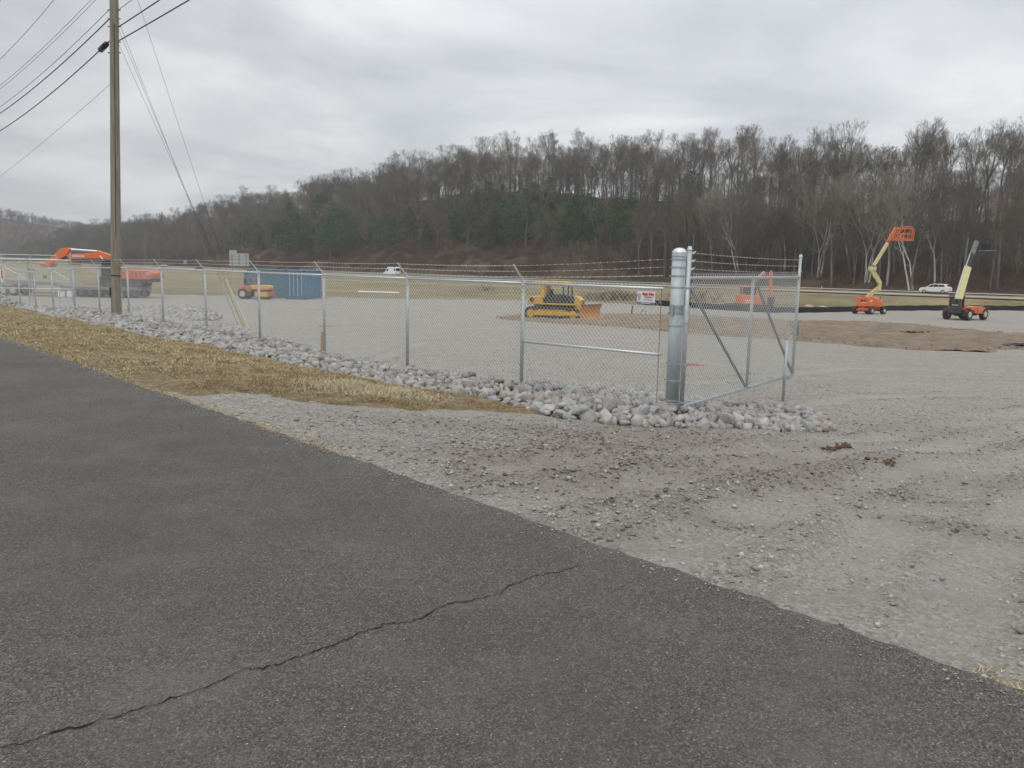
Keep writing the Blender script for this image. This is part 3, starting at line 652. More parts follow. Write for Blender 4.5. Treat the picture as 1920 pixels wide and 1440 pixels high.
# dry grass blades
def blades(name, x, y, z, h, lean, w, col, label):
    n = len(x); a = rng.uniform(0, 2*PI, n); dxv = np.cos(a); dyv = np.sin(a); q = rng.uniform(0, 2*PI, n)
    l1 = h*np.cos(lean); l0 = h*np.sin(lean)
    b0 = np.stack([x + np.cos(q)*w, y + np.sin(q)*w, z], -1); b1 = np.stack([x - np.cos(q)*w, y - np.sin(q)*w, z], -1)
    m0 = np.stack([x + dxv*l0*0.45 + np.cos(q)*w*.8, y + dyv*l0*0.45 + np.sin(q)*w*.8, z + l1*0.62], -1); m1 = np.stack([x + dxv*l0*0.45 - np.cos(q)*w*.8, y + dyv*l0*0.45 - np.sin(q)*w*.8, z + l1*0.62], -1)
    tp = np.stack([x + dxv*l0, y + dyv*l0, z + l1], -1)
    V = np.stack([b0, b1, m0, m1, tp], 1).reshape(-1, 3); base_ = (np.arange(n)*5)[:, None]
    F = np.concatenate([base_ + np.array([[0, 1, 3]]), base_ + np.array([[0, 3, 2]]), base_ + np.array([[2, 3, 4]])])
    me = np_mesh(name, V, F, 'dry_grass'); vattr(me, 'shade', np.repeat(col, 5, axis=0)); return tag(obj(name, me), label, kind='stuff')
gpx, gpy = area_pts(1100000, -5.95, 0, -2, 32, lambda x, y: in_poly(x, y, GRASS_POLY)*np.clip(1.25 - 0.035*np.hypot(x, y), 0.12, 1))
dn = fbm(gpx*0.9, gpy*0.9, 55, 4, 0.6); sg, tg = st(gpx, gpy)
ed_ = edge_dist(gpx, gpy, GRASS_POLY); kp = (rng.uniform(0, 1, len(dn)) < 0.08 + sm(0.0, 0.45, ed_ + 0.25*fbm(gpx*2.2, gpy*2.2, 19, 4))) & (dn > -0.12 + 0.26*sm(6, 2.5, tg) + 0.25*sm(-2.6, -1.4, sg) - 0.2*rng.uniform(0, 1, len(dn))); gpx, gpy, sg, tg, dn = gpx[kp], gpy[kp], sg[kp], tg[kp], dn[kp]
if len(gpx) > 280000:
    sel = rng.choice(len(gpx), 280000, replace=False); gpx, gpy, sg, tg, dn = gpx[sel], gpy[sel], sg[sel], tg[sel], dn[sel]
n = len(gpx); hgt = rng.uniform(0.02, 0.075, n)*(1 + 0.8*np.clip(fbm(gpx*0.6, gpy*0.6, 66, 3), 0, 1)); lean = rng.uniform(0.75, 1.52, n)
near_rock = sm(-3.4, -1.6, sg)
straw = np.array([0.45, 0.375, 0.225]); olive = np.array([0.32, 0.285, 0.155]); pale = np.array([0.58, 0.51, 0.34]); brn = np.array([0.22, 0.145, 0.068]); gold = np.array([0.38, 0.27, 0.13])
u_ = rng.uniform(0, 1, n)[:, None]; pat = fbm(gpx*0.45, gpy*0.45, 88, 3)[:, None]
c = np.where(u_ < 0.42 + pat*0.6, straw, np.where(u_ < 0.68, olive, np.where(u_ < 0.86, brn, pale)))
mudend = np.clip(sm(5.5, 2.0, tg)*.8 + 1.5*np.clip(fbm(gpx*.5, gpy*.8, 99, 3)-.12, 0, 1), 0, 1)[:, None]; c = c*(1-0.55*near_rock[:, None]) + gold*0.55*near_rock[:, None]; c = c*(1-.6*mudend) + brn*.6*mudend; c = c*rng.uniform(0.72, 1.2, n)[:, None]
blades('dry_grass', gpx, gpy, verge_z(gpx, gpy) - 0.008, hgt, lean, 0.0016*(1+0.10*np.hypot(gpx, gpy)), c, 'matted straw coloured grass on the road verge')
# pale hay tuft and straw litter by the asphalt edge
ht = hit(690, 740); tx = ht.x + rng.normal(0, .42, 5000); ty = ht.y + rng.normal(0, .30, 5000); kp = in_poly(tx, ty, GRASS_POLY); tx, ty = tx[kp], ty[kp]
blades('pale_tuft', tx, ty, verge_z(tx, ty), rng.uniform(.06, .15, len(tx)), rng.uniform(.4, 1.4, len(tx)), np.full(len(tx), .003), np.tile([0.52, .455, .31], (len(tx), 1))*rng.uniform(.75, 1.15, len(tx))[:, None], 'pale hay coloured grass clump in the verge')
tt = rng.uniform(-10, 30, 34000); ss = -5.90 + np.abs(rng.normal(0, .085, 34000)) - 0.045; lx, ly = xy(ss, tt)
kp = fbm(tt*0.8, tt*0, 14, 4) > -0.12; lx, ly, tt = lx[kp], ly[kp], tt[kp]
lc = np.array([[0.40, 0.32, 0.20]])*rng.uniform(.55, 1.25, len(lx))[:, None]
blades('straw_litter', lx, ly, np.maximum(gravel_z(lx, ly), 0) + 0.006, rng.uniform(.015, .055, len(lx)), rng.uniform(1.1, 1.54, len(lx)), np.full(len(lx), .0026), lc, 'thin straw litter along the asphalt edge')

# ------------------------------------------------------------------ chain-link fence
def strut(mb, a, b, r, n=8): mb.tube(a, b, r, r, n)
def mesh_panel(A, B, z0a, z1a, z0b, z1b, name, parent, pitch=0.078, r=0.0029):
    """A, B: (x,y) ends; wires run on both diagonals of the panel, clipped to it"""
    A = Vector(A); B = Vector(B); L = (B-A).length; H = max(z1a-z0a, z1b-z0b); segs = []
    n = int((L+H)/pitch) + 1
    for sgn in (0, 1):
        for k in range(n+1):
            c = k*pitch
            # line p = c - q
            p0, q0 = (c, 0.0) if c <= L else (L, c-L); p1, q1 = (0.0, c) if c <= H else (c-H, H)
            if abs(p0-p1) < 1e-4: continue
            if sgn: p0, p1 = L-p0, L-p1
            segs.append((p0, q0, p1, q1, sgn))
    d = (B-A)/L; nv = Vector((-d.y, d.x, 0)); S = np.array(segs); V = []; 
    def pt(p, q, off):
        k = p/L; za = z0a + (z0b-z0a)*k; zb = z1a + (z1b-z1a)*k
        return np.stack([A.x + d.x*p + nv.x*off, A.y + d.y*p + nv.y*off, za + (zb-za)*q/H], -1)
    off = (S[:, 4]-0.5)*2*r*1.1
    p0 = pt(S[:, 0], S[:, 1], off); p1 = pt(S[:, 2], S[:, 3], off)
    dv = p1-p0; dv /= np.linalg.norm(dv, axis=1)[:, None]; nn = np.array([nv.x, nv.y, 0.0]); w_ = np.cross(dv, nn)
    ring = []
    for e_ in (p0, p1):
        for k in range(3):
            a = 2*PI*k/3; ring.append(e_ + nn*math.cos(a)*r + w_*math.sin(a)*r)
    V = np.stack(ring, 1).reshape(-1, 3); b_ = (np.arange(len(S))*6)[:, None]
    F = np.concatenate([b_ + np.array([[0, 1, 4, 3]]), b_ + np.array([[1, 2, 5, 4]]), b_ + np.array([[2, 0, 3, 5]])])
    return obj(name, np_mesh(name, V, F, 'wire_zinc'), parent)
def barbed(pts, parent, name='barbed_wire', r=0.0022, step=0.125, n=3):
    mb = MB(); nxt = 0.05; acc = 0.0
    for a, b in zip(pts[:-1], pts[1:]):
        a = Vector(a); b = Vector(b); L = (b-a).length; seg = 6; prev = a
        for k in range(1, seg+1):
            f = k/seg; p = a.lerp(b, f); p.z -= 0.012*4*f*(1-f)*L/3; mb.tube(prev, p, r, r, n, cap=False); prev = p
        while nxt < acc + L:
            f = (nxt-acc)/L; p = a.lerp(b, f); p.z -= 0.012*4*f*(1-f)*L/3
            an = random.uniform(0, PI); q = Vector((math.cos(an)*.6, math.sin(an)*.6, 1)).normalized()*0.0125; q2 = Vector((-math.cos(an), -math.sin(an), .7)).normalized()*0.0125
            mb.tube(p-q, p+q, r*0.9, r*0.9, 3, cap=False); mb.tube(p-q2, p+q2, r*0.9, r*0.9, 3, cap=False)
            mb.tube(p - (b-a).normalized()*0.008, p + (b-a).normalized()*0.008, r*2.0, r*2.0, 4, cap=False); nxt += step
        acc += L
    return mb.build(name, 'wire_zinc', parent)
fence = thing('chain_link_fence', (OX, OY, ground(OX, OY)), 0, 'long galvanized chain-link fence with barbed wire running along the stone bank', 'fence')
fence.location = (0, 0, 0)
def col_on_line(px, s=0.0):
    r = ray(px, 600); k = r[0]/r[1]     # x = k*y on the fence line
    x0, y0 = xy(s, 0); t = (k*y0 - x0)/(DX - k*DY); return t
cols = [980, 764, 608, 487, 387, 306.5, 243, 188.5, 142, 102, 69.5, 40, 14.5]
ts = [col_on_line(c) for c in cols]; step_ = ts[-1]-ts[-2]; ts += [ts[-1]+step_*k for k in (1, 2, 3)]
def top_z(t): return 1.345 - 0.16*float(np.exp(-((t-28)/4.5)**2)*0.4) - 0.40*float(np.exp(-((t-37.0)/5.5)**2))
T0 = 0.16; posts = [T0] + ts
for t_ in ts:
    x, y = xy(0, t_); zt = top_z(t_); zb = ground(x, y) - 0.05
    p = MB().tube((x, y, zb), (x, y, zt+0.015), 0.032, 0.032, 12).build('post', 'galvanized', fence, smooth=True)
    a = MB(); a.tube((x, y, zt-0.05), (x, y, zt+0.045), 0.040, 0.038, 10)
    ox, oy = -NX*0.235, -NY*0.235
    a.beam((x, y, zt+0.02), (x+ox, y+oy, zt+0.30), 0.035, 0.016, up=(DX, DY, 0)); a.tube((x, y, zt+0.0), (x+ox*.1, y+oy*.1, zt+0.05), 0.026, 0.02, 8)
    a.build('barb_arm', 'steel_bright', p)
allp = [T0] + ts
for i in range(len(allp)-1):
    ta, tb = allp[i], allp[i+1]; xa, ya = xy(0, ta); xb, yb = xy(0, tb); za, zb = top_z(ta), top_z(tb)
    MB().tube((xa, ya, za), (xb, yb, zb), 0.0215, 0.0215, 8).build('top_rail', 'steel_bright', fence, smooth=True)
    of = -0.038
    A = xy(of, ta); B = xy(of, tb); ga = ground(*A) + 0.03; gb = ground(*B) + 0.03
    mesh_panel((A[0], A[1], 0), (B[0], B[1], 0), ga, za+0.055, gb, zb+0.055, 'mesh_panel', fence, pitch=0.078 if i < 7 else 0.10, r=0.0021)
for j, fr in enumerate((0.95, 0.62, 0.30)):
    pts = []
    for t_ in reversed(ts): 
        x, y = xy(-0.235*fr, t_); pts.append((x, y, top_z(t_) + 0.02 + 0.28*fr))
    zg = (1.76, 1.65, 1.53)[j]; x, y = xy(-0.02, T0); pts.append((x, y, zg)); barbed(pts, fence, r=0.0028)
# brace rail and truss rod in the last bay
xa, ya = xy(0, ts[0]); xb, yb = xy(0, 0.16)
MB().tube((xa, ya, 0.36), (xb, yb, 0.40), 0.0215, 0.0215, 8).build('brace_rail', 'steel_bright', fence, smooth=True)
MB().tube((xa, ya, 0.33), (xb, yb, -0.36), 0.005, 0.005, 5).build('truss_rod', 'galvanized', fence)
xb2, yb2 = xy(-0.03, 0.17)
MB().beam((xb2, yb2, -0.42), (xb2, yb2, 1.34), 0.02, 0.008).build('tension_bar', 'grey_steel', fence)
# tension wire low
pts = [(*xy(-0.04, t_), ground(*xy(-0.04, t_)) + 0.06) for t_ in allp]; MB().path(pts, 0.003, 4).build('tension_wire', 'wire_zinc', fence)

# big terminal post with gate
bpq = at_depth(1266, 635, 11.2); BP = (bpq.x, 11.2); zb = ground(*BP) - 0.1
gp = thing('gate_post', (BP[0], BP[1], zb), 0, 'thick galvanized round gate post with a domed cap, at the end of the fence', 'post')
RB = 0.097
MB().tube((0, 0, 0), (0, 0, 1.85-zb), RB, RB, 32).build('shaft', 'galvanized_post', gp, smooth=True)
cp_ = MB(); prev = (RB+.004, 1.80-zb)
prof = [(RB+.006, 1.80-zb), (RB+.006, 1.86-zb), (RB*.93, 1.885-zb), (RB*.70, 1.905-zb), (RB*.35, 1.918-zb), (0.004, 1.922-zb)]
for (r0, z0), (r1, z1) in zip(prof[:-1], prof[1:]): cp_.tube((0, 0, z0), (0, 0, z1), r0, r1, 24, cap=False)
cp_.build('cap', 'steel_bright', gp, smooth=True)
for zz in (1.76, 1.65, 1.53, 1.37, 1.0, 0.83, 0.29, 0.05, -0.24, -0.33):
    b = MB(); b.tube((0, 0, zz-0.011-zb), (0, 0, zz+0.011-zb), RB+0.0035, RB+0.0035, 24); 
    ax, ay = DX, DY; b.box((ax*(RB+.02), ay*(RB+.02), zz-zb), (0.05, 0.05, 0.022)); b.build('band', 'galvanized', gp)
for zz in (1.06,):
    b = MB(); b.tube((0, 0, zz-0.065-zb), (0, 0, zz+0.065-zb), RB+0.006, RB+0.006, 24); b.tube((0, 0, zz+.03-zb), (0, 0, zz+.042-zb), RB+.012, RB+.012, 24); b.tube((0, 0, zz-.042-zb), (0, 0, zz-.03-zb), RB+.012, RB+.012, 24)
    b.box((0.115, -0.09, zz-zb), (0.10, 0.012, 0.13)); b.box((-0.085, -0.085, zz-zb), (0.02, 0.06, 0.15)); b.build('hinge_clamp', 'galvanized', gp)
b = MB(); b.tube((0, 0, -0.37-zb), (0, 0, -0.27-zb), RB+0.006, RB+0.006, 24); b.box((0.11, -0.08, -0.32-zb), (0.09, 0.012, 0.09)); b.build('hinge_clamp', 'galvanized', gp)

# gate leaf
gaq = at_depth(1284.5, 635, 11.0); GA = Vector((gaq.x, 11.0, 0)); GB = Vector((5.19, 14.5, 0)); gd = (GB-GA).normalized()
gate = thing('swing_gate', (0, 0, 0), 0, 'open chain-link swing gate leaf with two diagonal braces and barbed wire on top', 'gate')
def gpt(f, z): p = GA.lerp(GB, f); return Vector((p.x, p.y, z))
up_ = MB().tube(gpt(0, -0.50), gpt(0, 1.91), 0.031, 0.031, 16).build('hinge_upright', 'galvanized', gate, smooth=True)
MB().tube(gpt(0, 1.89), gpt(0, 1.94), 0.036, 0.024, 16).build('cap', 'steel_bright', up_)
for zz in (1.37, 0.88, 0.30, -0.24): MB().tube(gpt(0, zz-.012), gpt(0, zz+.012), 0.035, 0.035, 16).build('band', 'galvanized', up_)
u2 = MB().tube(gpt(1, -0.28), gpt(1, 1.90), 0.027, 0.027, 14).build('end_upright', 'galvanized', gate, smooth=True)
MB().tube(gpt(1, 1.89), gpt(1, 1.94), 0.032, 0.022, 12).build('cap', 'steel_bright', u2)
MB().tube(gpt(0, 1.505), gpt(1, 1.525), 0.024, 0.024, 12).build('top_rail', 'galvanized', gate, smooth=True)
MB().tube(gpt(0, -0.30), gpt(1, -0.265), 0.024, 0.024, 12).build('bottom_rail', 'galvanized', gate, smooth=True)
MB().tube(gpt(.52, -0.28), gpt(.52, 1.50), 0.024, 0.024, 12).build('middle_upright', 'galvanized', gate, smooth=True)
MB().tube(gpt(.02, 1.36), gpt(.515, -0.27), 0.022, 0.022, 10).build('diagonal_brace', 'grey_steel', gate, smooth=True)
MB().tube(gpt(.54, 1.46), gpt(.985, -0.20), 0.022, 0.022, 10).build('diagonal_brace', 'grey_steel', gate, smooth=True)
for j, zz in enumerate((1.85, 1.74, 1.63)):
    barbed([gpt(0.02, zz), gpt(1, zz-0.01)], gate, r=0.0028)
    br = MB(); p = gpt(0.02, zz); br.box(p, (0.05, 0.03, 0.03)); br.tube(p + Vector((.02, .02, 0)), p + Vector((.055, .06, .018)), .008, .008, 6); br.build('wire_bracket', 'steel_bright', up_)
off = Vector((gd.y, -gd.x, 0))*0.034
A = gpt(0.012, 0) - 0*off; mesh_panel((GA + gd*0.05 + off)[:2] + (0,), (GB - gd*0.03 + off)[:2] + (0,), -0.36, 1.575, -0.325, 1.595, 'mesh_panel', gate)
dr = gpt(.865, 0) + off*2.2
MB().tube((dr.x, dr.y, ground(dr.x, dr.y)-0.12), (dr.x, dr.y, 0.42), 0.026, 0.026, 12).build('drop_rod', 'galvanized', gate, smooth=True)
lt = gpt(1, 0.55) + gd*0.04
b = MB(); b.box((lt.x, lt.y, 0.55), (0.075, 0.075, 0.17)); b.tube((lt.x, lt.y, .40), (lt.x, lt.y, .70), .02, .02, 8); b.build('latch', 'grey_steel', gate)
b = MB(); q = gpt(.95, -.27); b.box((q.x, q.y, -.30), (0.10, 0.10, 0.07)); b.build('corner_plate', 'galvanized', gate)

# sign on the fence
sgA = at_depth(1194, 537, 11.55); ta = col_on_line(1194, -0.06); tb = col_on_line(1227, -0.06)
xa, ya = xy(-0.07, ta); xb, yb = xy(-0.07, tb)
sw = math.hypot(xb-xa, yb-ya); zt = 1.30; sh_ = 0.185
sg = thing('fence_sign', ((xa+xb)/2, (ya+yb)/2, zt-sh_/2), math.atan2(yb-ya, xb-xa), 'small white fence company sign with red lettering wired below the top rail', 'sign')
MB().box((0, 0, 0), (sw, 0.004, sh_)).build('panel', 'white_paint', sg)
MB().box((0, -0.0035, -sh_*0.42), (sw, 0.003, sh_*0.16)).build('lower_band', 'grey_steel', sg)
FR = Matrix.Rotation(PI/2, 4, 'X')
text_mesh('lettering', 'Maple Valley', 0.052, 'red_paint', sg, Matrix.Translation((0.04, -0.006, 0.055)) @ FR @ Matrix.Scale(sw/0.40, 4, (1, 0, 0)), 0.0012)
text_mesh('lettering', 'Fence & Exteriors', 0.024, 'red_paint', sg, Matrix.Translation((0.04, -0.006, 0.012)) @ FR @ Matrix.Scale(sw/0.40, 4, (1, 0, 0)))
MB().box((0.04, -0.0045, -0.028), (sw*.55, 0.003, 0.007)).build('print_line', 'blue_deep', sg)
MB().box((0.0, -0.0068, -sh_*0.42), (sw*.5, 0.003, 0.009)).build('print_line', 'white_paint', sg)
lg = MB(); lg.tube((-sw*.38, -0.006, 0.03), (-sw*.38, -0.003, 0.03), .032, .032, 9); lg.box((-sw*.38, -.005, -.012), (.035, .004, .06)); lg.build('emblem', 'sign_back', sg)

# second gate at the far left end of the fence
g2 = thing('swing_gate', (0, 0, 0), 0, 'distant double chain-link gate with slanting braces, at the far left end of the fence', 'gate')
Yg = 48.5
def gq(px, z): p = at_depth(px, 500, Yg); return Vector((p.x, Yg, z))
for (xa_, xb_) in ((52, 133), (-120, 50)):
    MB().tube(gq(xa_, 1.50), gq(xb_, 1.50), 0.032, 0.032, 8).build('top_rail', 'steel_bright', g2)
    MB().tube(gq(xa_, -0.25), gq(xb_, -0.25), 0.030, 0.030, 8).build('bottom_rail', 'steel_bright', g2)
    MB().tube(gq(xb_-4, 0.3 if xb_ > 100 else 0.35), gq(xb_-44, 1.05), 0.02, 0.02, 6).build('diagonal_brace', 'steel_bright', g2)
    A = gq(xa_, 0); B = gq(xb_, 0); mesh_panel((A.x, A.y, 0), (B.x, B.y, 0), -0.25, 1.5, -0.25, 1.5, 'mesh_panel', g2, pitch=0.12, r=0.0024)
for px, zt_ in ((133, 1.95), (52, 1.62), (-40, 1.6)): MB().tube(gq(px, -1.1), gq(px, zt_), 0.045, 0.045, 10).build('upright', 'galvanized', g2)
f3 = thing('chain_link_fence', (0, 0, 0), 0, 'short far chain-link fence run with a plain top rail, behind the distant gate', 'fence')
for px in (-60, 0, 58, 108): 
    p = at_depth(px, 500, 60); MB().tube((p.x, 60, ground(p.x, 60)-.1), (p.x, 60, 1.85), 0.035, 0.035, 8).build('post', 'galvanized', f3)
pA = at_depth(-60, 500, 60); pB = at_depth(108, 500, 60)
for z_ in (1.82, 1.55): MB().tube((pA.x, 60, z_), (pB.x, 60, z_), 0.026, 0.026, 6).build('rail', 'steel_bright', f3)
mesh_panel((pA.x, 60, 0), (pB.x, 60, 0), -0.6, 1.5, -0.6, 1.5, 'mesh_panel', f3, pitch=0.14, r=0.0026)
# red and white notice at the frame's left edge
pn = at_depth(3, 517, 39.6); ns = thing('fence_sign', (pn.x, pn.y, pn.z), math.radians(-46), 'white notice with a red mark on the far left bay of the fence', 'sign')
MB().box((0, 0, 0), (0.62, 0.012, 0.66)).build('panel', 'white_paint', ns); MB().box((0.12, -0.010, 0.08), (0.26, 0.008, 0.42)).build('red_mark', 'red_paint', ns)

# ------------------------------------------------------------------ utility pole, wires, guys
pb = hit(218, 600); PY = 28.3; pbx = at_depth(218, 600, PY); ptx = at_depth(213.5, 0, PY)
PB = Vector((pbx.x, PY, ground(pbx.x, PY)-0.2)); lean_x = (ptx.x-pbx.x)/(ptx.z-pbx.z); PTZ = 15.2
pole = thing('utility_pole', PB, 0, 'tall weathered wooden utility pole standing in the stone bank', 'utility pole')
def pp(z, dxx=0.0, dyy=0.0): return Vector((lean_x*(z-PB.z)+dxx, dyy, z-PB.z))
m = MB(); zs = np.linspace(PB.z, PTZ, 12)
for a, b in zip(zs[:-1], zs[1:]):
    ra = 0.178 - 0.058*(a-PB.z)/(PTZ-PB.z); rb = 0.178 - 0.058*(b-PB.z)/(PTZ-PB.z); m.tube(pp(a), pp(b), ra, rb, 20, cap=False)
m.tube(pp(PTZ-.01), pp(PTZ), .12, .11, 20); m.build('shaft', 'pole_wood', pole, smooth=True)
MB().path([pp(z, 0.08 - 0.0015*z, -0.158 + 0.0032*(z-PB.z)) for z in np.linspace(2.4, 9.5, 8)], 0.014, 6).build('ground_wire_moulding', 'dark_steel', pole)
MB().tube(pp(1.02, 0, 0), pp(1.06, 0, 0), 0.183, 0.183, 20, cap=False).build('strap', 'dark_steel', pole)
MB().box(pp(0.45, -0.145, -0.115), (0.06, 0.05, 0.34), Matrix.Rotation(0.9, 3, 'Z')).build('tag', 'dark_steel', pole)
for z in (10.65, 9.98, 9.7, 9.45, 8.95, 8.6): MB().tube(pp(z, -0.22, 0), pp(z, 0.22, 0), 0.018, 0.018, 8).build('bolt', 'dark_steel', pole)
MB().path([pp(10.72, -.15, 0), pp(10.82, -.30, 0), pp(10.78, -.36, 0), pp(10.62, -.28, 0), pp(10.62, -.15, 0)], 0.016, 6).build('hook', 'dark_steel', pole)
ARM = MB(); ARM.box(pp(14.6), (2.4, 0.1, 0.12)); ARM.build('crossarm', 'pole_wood', pole)
def wire(zp, side, sag, zend, r, label, off=0.0, dirx=0.0, span=46, mat='black_cable', cat='cable', extra=None):
    sg_ = 1 if side == 'far' else -1
    a = PB + pp(zp, off); bx = PB.x + sg_*DX*span + dirx; by = PB.y + sg_*DY*span; b = Vector((bx, by, zend)); pts = []
    for k in range(25):
        f = k/24; p = a.lerp(b, f); p.z -= sag*4*f*(1-f); pts.append(p)
    o = MB().path(pts, r, 5).build('overhead_cable', mat); tag(o, label, cat, 'overhead cables on the utility pole'); return o
wire(8.98, 'far', 1.25, 9.0, 0.020, 'lowest thick black cable leaving the pole to the left, with the splice case', -0.16)
wire(9.7, 'far', 1.15, 9.7, 0.020, 'upper thick black cable leaving the pole to the left', -0.16)
wire(10.0, 'far', 1.15, 10.0, 0.010, 'thin cable leaving the pole to the left just above the thick ones', -0.16)
wire(10.62, 'far', 1.0, 10.6, 0.008, 'thin cable from the hook on the pole, lower of the pair', -0.30)
wire(10.74, 'far', 1.05, 10.9, 0.008, 'thin cable from the hook on the pole, upper of the pair', -0.34)
wire(12.5, 'far', 1.5, 12.4, 0.010, 'high thin wire crossing the left top corner, lower of two', -0.2)
wire(14.6, 'far', 1.9, 14.6, 0.010, 'high thin wire in the left top corner, outermost', -1.1)
wire(7.60, 'far', 0.55, 3.9, 0.006, 'lowest thin service wire sloping down to the left frame edge', -0.12)
wire(9.0, 'near', 0.3, 9.6, 0.020, 'lower thick black cable leaving the pole to the right', 0.16)
wire(9.45, 'near', 0.3, 10.6, 0.020, 'upper thick black cable leaving the pole to the right', 0.16)
wire(10.0, 'near', 0.3, 11.6, 0.010, 'thin cable leaving the pole to the right above the thick ones', 0.16)
# splice case on the lowest far cable
a = PB + pp(8.98, -0.16); b = Vector((PB.x + DX*46, PB.y + DY*46, 9.0)); dd = (b-a).normalized(); dd.z = -0.11; dd.normalize()
sc = MB(); q0 = a + dd*0.35; q1 = a + dd*1.0; sc.tube(q0 - dd*.12, q0, .04, .095, 12); sc.tube(q0, q1, .095, .10, 12); sc.tube(q1, q1 + dd*.10, .10, .03, 12)
tag(sc.build('splice_case', 'black_paint', None, smooth=True), 'dark cylindrical cable splice case hanging beside the pole', 'splice case')
# guys
anc = hit(458, 616); anc2 = hit(468, 622); anc3 = hit(447, 610)
anc = Vector((anc.x, anc.y, anc.z)); 
for i, (z, A_, lab, gm, f0) in enumerate([(9.35, anc, 'guy wire with the yellow guard on its lower end', 'guard_yellow', 0.79), (9.62, anc3, 'guy wire with a short pale guard, left of the yellow one', 'guard_white', 0.82),
                                  (8.88, anc2, 'guy wire with a long pale guard, right of the yellow one', 'guard_white', 0.79), (12.2, anc + Vector((.05, .05, 0)), 'bare guy wire from the top of the pole, outermost', None, .8)]):
    g = thing('guy_wire', A_, 0, lab, 'guy wire', 'guy wires anchoring the utility pole'); top = PB + pp(z, 0.15) - A_
    MB().tube((0, 0, -0.05), top, 0.0055, 0.0055, 5).build('wire', 'dark_steel', g)
    if gm: MB().tube(top*(0.005), top*(1-f0), 0.034, 0.034, 10).build('guard', gm, g)
    
# ------------------------------------------------------------------ small yard items
def stake(px, py0, py1, mat, label, w=0.06, name='survey_stake', cat='stake'):
    h0 = hit(px, py1); top = at_depth(px, py0, h0.y); o = MB().box((0, 0, (top.z-h0.z)/2), (w, 0.02, top.z-h0.z)).box((0, 0, -.08), (w*.6, .015, .2)).build(name, mat); o.location = h0; o.rotation_euler = (0.05, 0.04, 0.3); return tag(o, label, cat)
stake(603, 622, 664, 'stake_wood', 'unpainted wooden survey stake behind the fence near the stones')
stake(1184, 573, 592, 'dark_steel', 'short dark post standing in the yard left of the gate post', 0.10, 'short_post', 'post')
h0 = hit(1207, 590); o = MB().path([(-.30, 0, 0), (-.26, 0, .22), (-.1, 0, .42), (.05, 0, .44), (.16, 0, .25), (.18, 0, 0)], 0.03, 6).build('bent_hose', 'blue_plastic'); o.location = h0; tag(o, 'bent blue hose looping out of the soil', 'hose')
def flags(px, py, w, label):
    h0 = hit(px, py); m = MB()
    for _ in range(26):
        a = random.uniform(-w, w); m.box((a, random.gauss(0, .12), 0.015), (random.uniform(.04, .16), random.uniform(.03, .08), 0.012), Matrix.Rotation(random.uniform(-.7, .7), 3, 'Z'))
    o = m.build('torn_tape', 'red_paint'); o.location = h0; tag(o, label, kind='stuff')
flags(612, 612, 0.42, 'scraps of red marking tape on gravel beside the wooden stake'); flags(1290, 684, 0.33, 'scraps of red marking tape on gravel behind the gate hinge')
# black plastic on the soil strip
h0 = hit(1888, 652); A_, B_ = np.meshgrid(np.linspace(-.95, .95, 24), np.linspace(-.35, .35, 9), indexing='ij'); Z_ = 0.13 + 0.12*fbm(A_*3, B_*5, 4, 4)
idx = np.arange(24*9).reshape(24, 9); F = np.stack([idx[:-1, :-1], idx[1:, :-1], idx[1:, 1:], idx[:-1, 1:]], -1).reshape(-1, 4)
o = obj('plastic_sheet', np_mesh('plastic_sheet', np.stack([A_, B_+.1*np.sin(A_*3), Z_], -1).reshape(-1, 3), F, 'silt_fabric')); o.location = h0; tag(o, 'crumpled black plastic sheet lying on the brown soil strip', 'plastic sheet')
h0 = hit(1722, 628); o = obj('plastic_scrap', scatter_mesh('plastic_scrap', [(random.gauss(0, .45), random.gauss(0, .1), .14, random.uniform(.06, .14)) for _ in range(14)], shp, IF1, 'pebble', np.tile([0.04, .035, .03], (14, 1)))); o.location = h0; tag(o, 'dark scraps on the far edge of the soil strip', kind='stuff')
# white pipe in the field
a = hit(672, 549); b = hit(748, 551); a.z += .12; b.z += .12; o = MB().tube(a, b, .10, .10, 8).build('white_pipe', 'white_paint'); tag(o, 'long white pipe lying in the grass beyond the yard', 'pipe')

# silt fence along the far right edge of the yard
sf = thing('silt_fence', (0, 0, 0), 0, 'low black silt fence along the far edge of the yard', 'silt fence')
xs = np.arange(14, 120, 2.4); pts = [(x, float(yard_edge(x)) + 0.3) for x in xs]
V = []; 
fab = MB()
for (x0, y0), (x1, y1) in zip(pts[:-1], pts[1:]):
    z0 = ground(x0, y0-.5); z1 = ground(x1, y1-.5); zs_ = 0.62 + random.uniform(-.04, .02)
    xm, ym, zm = (x0+x1)/2, (y0+y1)/2 + .05, (z0+z1)/2
    fab._add([(x0, y0, z0-.1), (xm, ym, zm-.1), (xm, ym, zm+zs_-.05), (x0, y0, z0+.62)], [(0, 1, 2, 3)]); fab._add([(xm, ym, zm-.1), (x1, y1, z1-.1), (x1, y1, z1+.62), (xm, ym, zm+zs_-.05)], [(0, 1, 2, 3)])
fab.build('fabric', 'silt_fabric', sf)
for x0, y0 in pts: MB().box((x0, y0+.04, ground(x0, y0-.5)+.30), (.04, .04, .85)).build('stake', 'stake_wood', sf)

